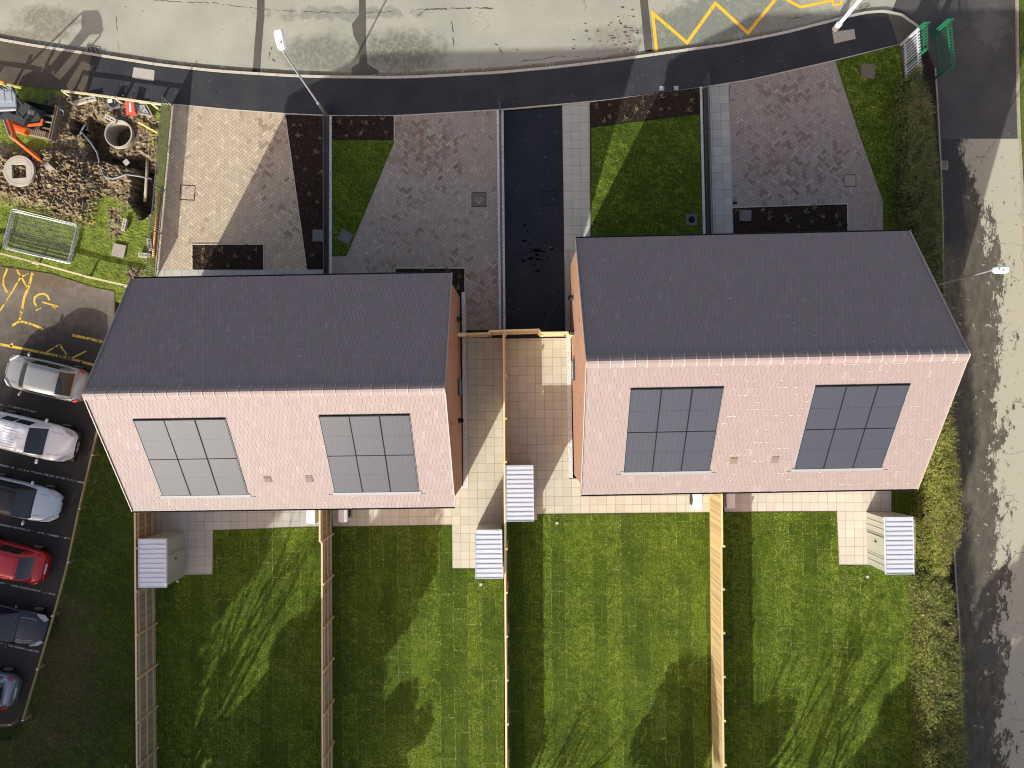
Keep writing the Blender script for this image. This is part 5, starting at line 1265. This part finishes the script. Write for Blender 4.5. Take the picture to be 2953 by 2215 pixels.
# yellow rag
m = MB(); p = at(268, 644)
for k in range(14): a = random.uniform(0, 6.28); x = p.x + random.uniform(-.17, .17); y = p.y + random.uniform(-.06, .06); m.add([(x, y, .03), (x + .10 * math.cos(a), y + .06 * math.sin(a), random.uniform(.05, .12)), (x + .06 * math.sin(a), y + .1 * math.cos(a), .04)], [(0, 1, 2)])
tag(m.build('torn_film', 'yellow_timber'), 'scrap of yellow film in the grass right of the stacked fence panels', 'litter')

# stacked mesh fence panels
def mesh_panel():
    r = empty('mesh_fence_panel'); L, w = 3.45, 1.95; m = MB(); rr = .12; pts = []
    for (cx, cy, a0) in ((L / 2 - rr, w / 2 - rr, 0), (-L / 2 + rr, w / 2 - rr, 90), (-L / 2 + rr, -w / 2 + rr, 180), (L / 2 - rr, -w / 2 + rr, 270)):
        for k in range(4): a = R(a0 + k * 30); pts.append((cx + rr * math.cos(a), cy + rr * math.sin(a), 0))
    m.tube(pts + [pts[0]], .022, 8, caps=False); m.build('frame', 'galvanised', r, smooth=True)
    m = MB()
    for k in range(1, 30): x = -L / 2 + k * L / 30; m.beam((x, -w / 2, 0), (x, w / 2, 0), .0018, .0018)
    for k in range(1, 9): y = -w / 2 + k * w / 9; m.beam((-L / 2, y, .005), (L / 2, y, .005), .003, .003)
    m.build('wire_mesh', 'clear_mesh', r); return r
mp = mesh_panel()
for i, (x, y, z, a, lb) in enumerate([(122, 686, .06, -13.5, 'galvanised mesh fence panel at the bottom of the flat stack'), (120, 684, .14, -14.5, 'galvanised mesh fence panel second from the bottom of the flat stack'), (116, 683, .22, -12.5, 'galvanised mesh fence panel third from the bottom of the flat stack'), (115, 678, .30, -13.8, 'galvanised mesh fence panel on top of the flat stack')]):
    o = mp if i == 0 else copy_tree(mp); p = at(x, y, z); o.location = (p.x, p.y, z); o.rotation_euler = (0, 0, R(a)); tag(o, lb, 'fence panel', 'mesh fence panels stacked flat on the grass')

# ------------------------------------------------------------------ mini excavator
def V(x, y, h): return at(x, y, h)
base = at(112, 352); r = thing('excavator', (base.x, base.y, 0), 'orange and grey mini excavator with raised cab digging at the left edge', 'excavator', R(-12))
Mi = Matrix.Rotation(R(12), 3, 'Z')
def loc(x, y, h): return Mi @ (at(x, y, h) - Vector((base.x, base.y, 0)))
for s in (-1, 1):
    m = MB(); y0 = s * .66; pr = []
    for (cx, r_, a0, a1) in ((.72, .21, -90, 90), (-.82, .21, 90, 270)):
        for k in range(7): a = R(a0 + (a1 - a0) * k / 6); pr.append((cx + r_ * math.cos(a), .22 + r_ * math.sin(a)))
    n = len(pr); m.add([(x, y0 - .15, z) for x, z in pr] + [(x, y0 + .15, z) for x, z in pr], [(k, (k + 1) % n, n + (k + 1) % n, n + k) for k in range(n)] + [tuple(range(n))[::-1], tuple(range(n, 2 * n))])
    for k in range(17): x = -.85 + k * .10; m.box(x, x + .055, y0 - .16, y0 + .16, .431, .452)
    m.build('track', 'rubber' if s > 0 else 'mud_steel', r)
MB().box(-.55, .5, -.5, .5, .25, .52).build('undercarriage', 'machine_grey', r)
m = MB(); m.beam((1.12, -.88, .30), (1.12, .88, .30), .09, .36); m.beam((1.07, -.88, .52), (1.07, .88, .52), .05, .05); m.beam((1.20, -.88, .12), (1.20, .88, .12), .05, .05)
bl = m.build('dozer_blade', 'mud_steel', r)
for y in (-.34, .34): m = MB(); m.beam((.4, y, .32), (1.07, y, .30), .10, .14); m.build('blade_arm', 'mud_steel', r)
m = MB(); m.tube([(.3, 0, .42), (1.05, 0, .38)], .045, 8); m.build('blade_ram', 'steel', r)
# slewing body
m = MB(); body = [loc(x, y, .6) for x, y in ((122, 362), (126, 345), (117, 322), (70, 292), (20, 285), (-10, 300), (-10, 345), (30, 356), (60, 366))]
m.prism([(q.x, q.y) for q in body], .54, .86); m.build('slew_body', 'machine_grey', r, bevel=.03)
m = MB(); q = [loc(x, y, .87) for x, y in ((80, 366), (123, 361), (126, 345), (121, 344), (118, 355), (80, 360))]; m.prism([(a.x, a.y) for a in q], .861, .93); m.build('body_edge', 'orange_paint', r)
m = MB(); q = [loc(x, y, .87) for x, y in ((45, 368), (62, 371), (80, 374), (72, 388), (50, 380), (42, 372))]; m.prism([(a.x, a.y) for a in q], .62, .98); m.build('side_cover', 'orange_paint', r, bevel=.02)
# cab
C0 = [loc(x, y, 2.42) for x, y in ((-16, 252), (32, 250), (45, 275), (48, 312), (46, 319), (-16, 322))]
m = MB(); m.prism([(a.x, a.y) for a in C0], 2.36, 2.44); cr_ = m.build('cab_roof', 'cab_grey', r, bevel=.03)
for (xa, xb) in ((-14, 12), (16, 33)):
    q = [loc(x, y, 2.44) for x, y in ((xa, 262), (xb, 260), (xb + 3, 292), (xa + 1, 295))]; m = MB(); m.prism([(a.x, a.y) for a in q], 2.441, 2.462); m.build('roof_panel', 'cab_grey', cr_, bevel=.008)
m = MB(); a, b = loc(-14, 316, 2.45), loc(46, 314, 2.45); m.beam(a, b, .07, .05); m.build('roof_rail', 'steel', cr_)
bot = [loc(x, y, .9) for x, y in ((-20, 275), (50, 280), (62, 300), (64, 340), (-16, 345))]; tp_ = [C0[0], C0[1], C0[2], C0[4], C0[5]]
for a, b in zip(bot, tp_): m = MB(); m.beam((a.x, a.y, .87), (b.x * .98, b.y, 2.36), .07, .07); m.build('cab_pillar', 'machine_grey', r)
for i in (0, 1, 2, 3):
    a, b, c, d = bot[i], bot[i + 1], tp_[i + 1], tp_[i]; m = MB(); m.add([(a.x, a.y, 1.0), (b.x, b.y, 1.0), (c.x * .985, c.y, 2.3), (d.x * .985, d.y, 2.3)], [(0, 1, 2, 3)]); m.build('cab_glass', 'window_glass', r) if i == 1 else None
q = loc(20, 310, 1.2); st = MB(); st.box(q.x - .22, q.x + .22, q.y - .22, q.y + .22, .87, 1.25); st.box(q.x - .27, q.x - .2, q.y - .22, q.y + .22, 1.25, 1.8); st.build('seat', 'black_plastic', r, bevel=.03)
q = loc(88, 322, 1.0); m = MB(); m.box(q.x - .12, q.x + .14, q.y - .12, q.y + .10, .87, 1.0); m.build('console', 'shed_wall', r, bevel=.01)
m = MB()
for dx in (-.05, .05): m.tube([(q.x + dx, q.y, 1.0), (q.x + dx + .05, q.y + .02, 1.35)], .014, 6)
m.build('control_lever', 'steel', r)
for (x, y) in ((14, 262), (26, 262)):
    q = loc(x, y, 2.6); m = MB(); m.tube([(q.x, q.y, 2.45), (q.x + .02, q.y + .02, 2.85)], .012, 6); m.box(q.x - .07, q.x + .09, q.y - .015, q.y + .03, 2.84, 3.12); m.build('mirror', 'black_plastic', r, bevel=.01)
# boom, dipper, bucket
pts = [loc(66, 368, .95), loc(24, 352, 2.2), loc(40, 398, 2.45), loc(114, 459, .95), loc(136, 474, .55)]
m = MB(); m.beam(pts[0], pts[1], .16, .22); m.beam(pts[1] - (pts[2] - pts[1]) * .05, pts[2] + (pts[2] - pts[1]) * .06, .19, .28); m.build('boom', 'orange_paint', r, bevel=.02)
m = MB(); o_ = Vector((-.13, 0, .05)); m.beam(pts[1] + o_, pts[2] + o_, .05, .22); m.tube([pts[0] + Vector((.12, .1, .2)), (pts[0] + pts[1]) / 2 + Vector((.1, .1, .25))], .045, 8); m.build('boom_cover', 'cab_grey', r)
m = MB(); m.beam(pts[2] - (pts[3] - pts[2]) * .03, pts[3], .13, .22); m.build('dipper_arm', 'orange_paint', r, bevel=.02)
m = MB(); u = Vector((0, 0, .20)); m.tube([pts[2] + u, pts[2].lerp(pts[3], .5) + u], .05, 8); m.tube([pts[2].lerp(pts[3], .5) + u, pts[3] + u * .8], .028, 8); m.build('bucket_ram', 'steel', r)
m = MB(); k = Vector((-.10, -.06, .0)); m.tube([pts[2] + k, pts[2].lerp(pts[3], .6) + k], .02, 6); m.tube([pts[2] - k, pts[2].lerp(pts[3], .55) - k + Vector((0, 0, .1))], .02, 6); m.build('hydraulic_hose', 'black_plastic', r)
q = loc(146, 484, .3); d = (pts[4] - pts[3]); d.z = 0; d.normalize(); sde = Vector((-d.y, d.x, 0)); m = MB()
prof = [(-.20, .34), (.0, .42), (.20, .30), (.32, .05), (.22, -.02), (.05, -.05), (-.12, .05)]
vs = [tuple(Vector((q.x, q.y, 0)) + d * a + sde * s_ + Vector((0, 0, b + .15))) for s_ in (-.14, .14) for a, b in prof]; n = 7
m.add(vs, [(k, (k + 1) % n, n + (k + 1) % n, n + k) for k in range(n)] + [tuple(range(n))[::-1], tuple(range(n, 2 * n))])
for k in (-.11, 0, .11): a = Vector((q.x, q.y, .2)) + d * .31 + sde * k; m.beam(a, a + d * .09 + Vector((0, 0, -.05)), .04, .02)
m.build('bucket', 'rough_concrete', r)

# ------------------------------------------------------------------ cars
def interp(tab, x):
    for i in range(len(tab) - 1):
        if tab[i][0] <= x <= tab[i + 1][0]: k = (x - tab[i][0]) / (tab[i + 1][0] - tab[i][0]); k = k * k * (3 - 2 * k) if len(tab) > 3 else k; return tab[i][1] + (tab[i + 1][1] - tab[i][1]) * k
    return tab[0][1] if x < tab[0][0] else tab[-1][1]
def car(px, py, ang, L, Wd, H, mat, label, front=True, suv=False, ribs=False, hood=.30, rear=.10, rear_glass=.14, roof_black=False, plate=False):
    """px,py: plan position of the end that faces the viewer's right; front: True when that end is the nose"""
    a = R(ang); e = at(px, py, .7); s = 1 if front else -1
    cx, cy = e.x - math.cos(a) * L / 2, e.y - math.sin(a) * L / 2
    root = tag(empty('parked_car', (cx, cy, 0), a + (0 if front else math.pi)), label, 'car', 'cars parked in the angled bays')
    hb = .62 * H if suv else .60 * H; hn = .54 * H if not suv else .60 * H
    xh = L / 2; xw0 = L / 2 - hood * L; xw1 = xw0 - .155 * L; xr1 = -L / 2 + (rear + rear_glass) * L; xr0 = -L / 2 + rear * L
    top = [(-xh, hb * .66), (-xh + .10, hb * .93), (xr0 - .02, hb), (0, hb + .02), (xw0, hb), (xh - .55, hn * .93), (xh - .12, hn * .74), (xh, hn * .55)]
    wid = [(-xh, .66), (-xh + .12, .86), (-xh + .5, .97), (0, 1.0), (xh - .9, .98), (xh - .42, .90), (xh - .12, .74), (xh, .56)]
    xs = [-xh, -xh + .07, -xh + .22, -xh + .5, -xh + .9, -.6, 0, .6, xh - 1.1, xh - .8, xh - .5, xh - .26, xh - .09, xh]
    m = MB(); nS = 11
    for x in xs:
        w = Wd / 2 * interp(wid, x); t_ = interp(top, x); zb = .22 if abs(x) < xh - .1 else .32
        half = [(w * .90, zb), (w * .985, .42 * t_ / .9 + .1), (w, t_ * .78), (w * .93, t_ * .955), (w * .72, t_ + .0), (0, t_ + .03)]
        sec = half + [(-y, z) for y, z in half[:-1][::-1]]; m.v += [(x, y, z) for y, z in sec]
    for i in range(len(xs) - 1):
        for j in range(nS - 1): m.f.append([i * nS + j, i * nS + j + 1, (i + 1) * nS + j + 1, (i + 1) * nS + j]); m.c.append(None)
        m.f.append([i * nS + nS - 1, i * nS, (i + 1) * nS, (i + 1) * nS + nS - 1]); m.c.append(None)
    m.f.append(list(range(nS))); m.f.append(list(range((len(xs) - 1) * nS, len(xs) * nS))[::-1]); m.c += [None, None]
    m.build('body', mat, root, smooth=True, sub=2)
    wt = Wd / 2 * .70; wb = Wd / 2 * .90; zb = hb - .03
    st = [(xr0, zb + .0, wb * .86, wb * .80), (xr0 + (xr1 - xr0) * .5, (zb + H) / 2 + .03, wb * .95, wt * .98), (xr1, H - .05, wb, wt), (xr1 + .35, H - .005, wb, wt * 1.02), ((xr1 + xw1) / 2, H, wb, wt * 1.03), (xw1 - .3, H - .01, wb, wt * 1.02), (xw1, H - .06, wb, wt), (xw1 + (xw0 - xw1) * .5, (zb + H) / 2 + .02, wb * .96, wt * 1.06), (xw0, zb + .01, wb * .92, wb * .86)]
    def cab_pt(u, v, off=0.0):
        """u 0..1 along rear->front, v -1..1 across roof (|v|<=1 roof, beyond = side to 2)"""
        k = u * (len(st) - 1); i = min(len(st) - 2, int(k)); k -= i; a_, b_ = st[i], st[i + 1]; x, z, B_, T_ = [a_[q] + (b_[q] - a_[q]) * k for q in range(4)]
        av = abs(v); sg = 1 if v >= 0 else -1
        if av <= 1: return Vector((x, sg * T_ * av, z + .035 * (1 - av * av) + off))
        kk = av - 1; return Vector((x, sg * (T_ + (B_ - T_) * kk + off), z + (zb - z) * kk + off * .3))
    m = MB(); US, VS = 16, [-2, -1.5, -1.12, -.98, -.6, 0, .6, .98, 1.12, 1.5, 2]
    for i in range(US + 1):
        for v in VS: m.v.append(tuple(cab_pt(i / US, v)))
    nv = len(VS)
    for i in range(US):
        for j in range(nv - 1): m.f.append([i * nv + j, i * nv + j + 1, (i + 1) * nv + j + 1, (i + 1) * nv + j]); m.c.append(None)
    m.build('roof', 'black_plastic' if roof_black else mat, root, smooth=True)
    def glass(name, u0, u1, v0, v1, n=6, nu=5, taper=0.0):
        g = MB()
        for i in range(nu + 1):
            for j in range(n + 1):
                u = u0 + (u1 - u0) * i / nu; tt = taper * (i / nu); v = v0 + (v1 - v0) * j / n; g.v.append(tuple(cab_pt(u, v * (1 - tt) if name != 'side_window' else v, .012)))
        for i in range(nu):
            for j in range(n): g.f.append([i * (n + 1) + j, i * (n + 1) + j + 1, (i + 1) * (n + 1) + j + 1, (i + 1) * (n + 1) + j]); g.c.append(None)
        return g.build(name, 'glass_dark', root, smooth=True)
    glass('windscreen', .765, .985, -.93, .93); glass('rear_window', .03, .235, -.90, .90)
    for sg in (-1, 1):
        glass('side_window', .29, .49, sg * 1.18, sg * 1.86, 3, 4); glass('side_window', .51, .73, sg * 1.18, sg * 1.86, 3, 4)
        mm = MB(); y = sg * (Wd / 2 * .98); mm.tube([(xw0 - .28, y, hb + .02), (xw0 - .25, y + sg * .10, hb + .06), (xw0 - .24, y + sg * .22, hb + .06)], [.03, .075, .06], 8); mm.build('door_mirror', mat, root, smooth=True)
        for x in (L / 2 - .80, -L / 2 + .82):
            w_ = MB(); rw = .33 if not suv else .36; w_.tube([(x, sg * (Wd / 2 - .20), rw), (x, sg * (Wd / 2 + .005), rw)], rw, 24); wo_ = w_.build('wheel', 'rubber', root)
            q = MB(); q.tube([(x, sg * (Wd / 2 + .006), rw), (x, sg * (Wd / 2 + .014), rw)], rw * .66, 14); q.build('rim', 'steel', wo_)
        wl = Wd / 2
        h_ = MB(); X = xh
        for (dx, dy, dz) in ((0, 0, 0),):
            P0 = [(X - .17, sg * wl * .50, hn * .77), (X - .08, sg * wl * .62, hn * .62), (X - .30, sg * wl * .84, hn * .70), (X - .62, sg * wl * .885, hn * .90), (X - .42, sg * wl * .70, hn * .905)]
            h_.add([(x + .03, y + sg * .015, z + .035) for x, y, z in P0] + [(x - .06, y, z - .06) for x, y, z in P0], [(0, 1, 2, 3, 4), (9, 8, 7, 6, 5), (0, 5, 6, 1), (1, 6, 7, 2), (2, 7, 8, 3), (3, 8, 9, 4), (4, 9, 5, 0)])
        h_.build('headlight', 'headlamp_glass', root)
        t2 = MB(); P0 = [(-X + .16, sg * wl * .70, hb * .93), (-X + .14, sg * wl * .80, hb * .84), (-X + .32, sg * wl * .90, hb * .90), (-X + .44, sg * wl * .84, hb * .98)]
        t2.add([(x - .02, y + sg * .03, z + .03) for x, y, z in P0] + [(x + .05, y, z - .05) for x, y, z in P0], [(0, 1, 2, 3), (7, 6, 5, 4), (0, 4, 5, 1), (1, 5, 6, 2), (2, 6, 7, 3), (3, 7, 4, 0)]); t2.build('tail_light', 'tail_lamp_red', root)
    g = MB(); g.box(xh - .10, xh + .015, -.40, .40, .30, hn * .55); g.build('grille', 'black_plastic', root, bevel=.03)
    g = MB(); g.box(xh + .016, xh + .03, -.26, .26, .36, .47); po = g.build('number_plate', 'number_plate', root)
    g = MB(); g.box(-xh - .02, -xh + .03, -.26, .26, hb * .62, hb * .62 + .11); g.build('number_plate', 'number_plate', root)
    if suv:
        g = MB(); g.box(xh - .25, xh + .08, -Wd * .40, Wd * .40, .25, .50); g.build('bumper', 'black_plastic', root, bevel=.06)
        g = MB(); g.tube([(xh + .12, -.26, .47), (xh + .12, .26, .47)], .02, 4) if False else g.add([(xh + .085, -.27, .40), (xh + .085, .27, .40), (xh + .065, .27, .505), (xh + .065, -.27, .505)], [(0, 1, 2, 3)]); g.build('front_plate', 'number_plate', root)
        for y in (-.24, .02, .2): g = MB(); g.box(xh + .074, xh + .082, y - .03, y + .03, .42, .49); g.build('plate_characters', 'gap_black', po)
    if ribs:
        g = MB()
        for k in range(7): y = -.42 + k * .14; g.box(xr1 + .5, xw1 - .45, y - .01, y + .01, H + .028, H + .036)
        g.build('roof_ribs', 'shed_roof', root)
        for sg in (-1, 1): g = MB(); g.tube([(xr1 + .2, sg * wt * .92, H), (xr1 + .3, sg * wt * .95, H + .06), (xw1 - .4, sg * wt * .95, H + .06), (xw1 - .3, sg * wt * .92, H)], .015, 6); g.build('roof_rail', 'galvanised', root)
    g = MB(); q = cab_pt(.70 if s > 0 else .3, .0, .02); g.tube([tuple(q), (q.x - .14, q.y + .04, q.z + .10)], .007, 5); g.build('aerial', 'black_plastic', root)
    for y in (-.25, .35): g = MB(); p0, p1 = cab_pt(.975, y, .02), cab_pt(.90, y + .55 * (1 if y < 0 else .8) if y < 0 else y + .45, .022); g.tube([tuple(p0), tuple(p1)], .010, 5); g.build('wiper', 'black_plastic', root)
    g = MB()
    for sg in (-1, 1): g.tube([(xw0 + .08, sg * wl * .62, interp(top, xw0 + .08) + .036), (xh - .75, sg * wl * .60, interp(top, xh - .75) + .028), (xh - .5, sg * wl * .55, interp(top, xh - .5) + .022)], .007, 4)
    g.build('bonnet_crease', 'black_plastic' if mat != 'navy_paint' else 'steel', root)
    return root
car(247, 1118, -13, 4.25, 1.80, 1.50, 'silver_paint', 'silver grey hatchback parked nose outwards nearest the yellow hatching', front=False, hood=.24, rear=.10)
car(212, 1290, -13.5, 4.55, 1.86, 1.66, 'white_paint', 'white estate with roof ribs, second in the row from the yellow hatching', suv=True, ribs=True, hood=.25)
car(164, 1466, -13, 4.25, 1.80, 1.52, 'pale_blue_paint', 'pale blue hatchback with black roof between the white car and the red car', roof_black=True, hood=.25)
car(129, 1642, -14, 4.0, 1.75, 1.50, 'red_car_paint', 'bright red hatchback with its tail towards the grass', front=False, rear=.10, rear_glass=.13)
car(130, 1824, -13, 4.4, 1.82, 1.50, 'navy_paint', 'dark navy car with pale headlamps below the red car', hood=.29)
car(42, 2000, -13, 4.3, 1.80, 1.52, 'blue_grey_paint', 'blue grey car at the bottom of the row, mostly cut off by the left edge', front=False, rear=.08)

# ------------------------------------------------------------------ trees south of the plot (they throw the garden shadows)
def tree(p, h, seed, label, kind, crown=3.0, lean=(0, 0)):
    random.seed(seed); name = 'bare_tree' if kind == 'bare' else 'evergreen_tree'
    root = tag(empty(name, (p[0], p[1], -.1)), label, 'tree'); tr = MB(); tips = []
    def grow(a, d, l, r_, depth):
        n = 3; pts = [a]; rs = [r_]
        for k in range(n):
            d = (d + Vector((random.gauss(0, .10), random.gauss(0, .10), .04))).normalized(); pts.append(pts[-1] + d * l / n); rs.append(r_ * (1 - .38 * (k + 1) / n))
        tr.tube(pts, rs, 6 if depth < 2 else 4, (.09, .07, .05), caps=False)
        if depth >= (4 if kind == 'bare' else 3): tips.append(pts[-1]); return
        k = random.choice((2, 3, 3)) if depth else 4
        for j in range(k):
            s = random.uniform(.45, 1.0) if j else 1.0; q = pts[0].lerp(pts[-1], s); a_ = random.uniform(0, 6.28); sp = random.uniform(.30, .65)
            nd = (d + Vector((math.cos(a_) * sp, math.sin(a_) * sp, random.uniform(0, .25)))).normalized(); grow(q, nd, l * random.uniform(.62, .80), rs[-1] * random.uniform(.6, .9), depth + 1)
    grow(Vector((0, 0, 0)), Vector((lean[0], lean[1], 1)).normalized(), h * .30, h * .024 + .04, 0)
    tr.build('trunk', 'leaf', root)
    if kind != 'bare':
        m = MB(); cl = [(Vector((random.gauss(0, crown * .42), random.gauss(0, crown * .42), random.uniform(.22, .95) * h)), random.uniform(.7, 1.5)) for _ in range(int(15 + h * 2))]
        for c, rr in cl:
            c.x *= (1.15 - c.z / h * .6); c.y *= (1.15 - c.z / h * .6)
            for _ in range(int(150 * rr * rr)):
                v = Vector((random.gauss(0, 1), random.gauss(0, 1), random.gauss(0, .8))).normalized() * rr * random.uniform(.5, 1.0) ** .5 * crown / 3.0; q = c + v
                f = Vector((random.gauss(0, 1), random.gauss(0, 1), random.gauss(0, 1))).normalized() * .20; g = f.cross(v + Vector((.01, 0, 0))).normalized() * .13
                m.add([q - f, q + g, q + f, q - g], [(0, 1, 2, 3)], rc(random.choice([(.04, .07, .02), (.06, .09, .025), (.03, .05, .018)]), .2))
        m.build('crown', 'leaf', root)
    return root
EV, BT = 'ever', 'bare'
TREES = [(-44, -23, 12, EV, 3.6), (-39.5, -25, 12.5, EV, 3.8), (-35, -24, 12, EV, 3.8), (-31, -25.5, 12.5, EV, 3.6), (-27, -24.5, 12, EV, 3.4), (-46, -14, 9.5, EV, 3.5), (-23.6, -25.4, 12, EV, 2.6), (-29, -27.5, 12, EV, 3.6),
         (-20.7, -25, 11, BT, 2), (-17.5, -24.4, 6.8, EV, 1.4), (-17.6, -25.6, 11.5, BT, 2), (-15.9, -25.2, 10.5, EV, 2.2), (-13.6, -24.8, 9.6, EV, 2.1), (-10.6, -24.2, 4.6, EV, 1.9),
         (4.6, -24.6, 5.4, EV, 2.1), (-0.6, -24.0, 6.2, BT, 2), (8.4, -25.0, 9.8, BT, 2), (11.2, -26.0, 10.0, BT, 2), (7.6, -24.6, 4.7, EV, 1.5), (14.6, -24.6, 5.4, EV, 1.9),
         (16.4, -26.4, 10.0, EV, 2.2), (18.2, -28.6, 11.8, EV, 2.3), (19.6, -28, 10.5, EV, 2.4), (24.5, -29, 9.5, EV, 2.4), (-19.5, -24.4, 11.5, BT, 2), (-16.7, -26.2, 12, BT, 2), (12.9, -25, 8, BT, 2), (-22, -24, 9, BT, 2), (-18.0, -25.6, 5.4, EV, 1.2), (-1.6, -25.2, 7.5, BT, 2)]
ORD = ['first', 'second', 'third', 'fourth', 'fifth', 'sixth', 'seventh', 'eighth', 'ninth', 'tenth', 'eleventh', 'twelfth', 'thirteenth', 'fourteenth', 'fifteenth', 'sixteenth', 'seventeenth', 'eighteenth', 'nineteenth', 'twentieth', 'twenty-first', 'twenty-second', 'twenty-third']
cnt = {EV: 0, BT: 0}; random.seed(1)
for i in sorted(range(len(TREES)), key=lambda q: TREES[q][0]):
    x, y, h, k, c = TREES[i]; w_ = ORD[cnt[k]]; cnt[k] += 1
    tree((x, y), h, 100 + i, (w_ + ' bare branching tree' if k == BT else w_ + ' dense dark evergreen') + ' from the west, beyond the lower ends of the gardens', k, c)
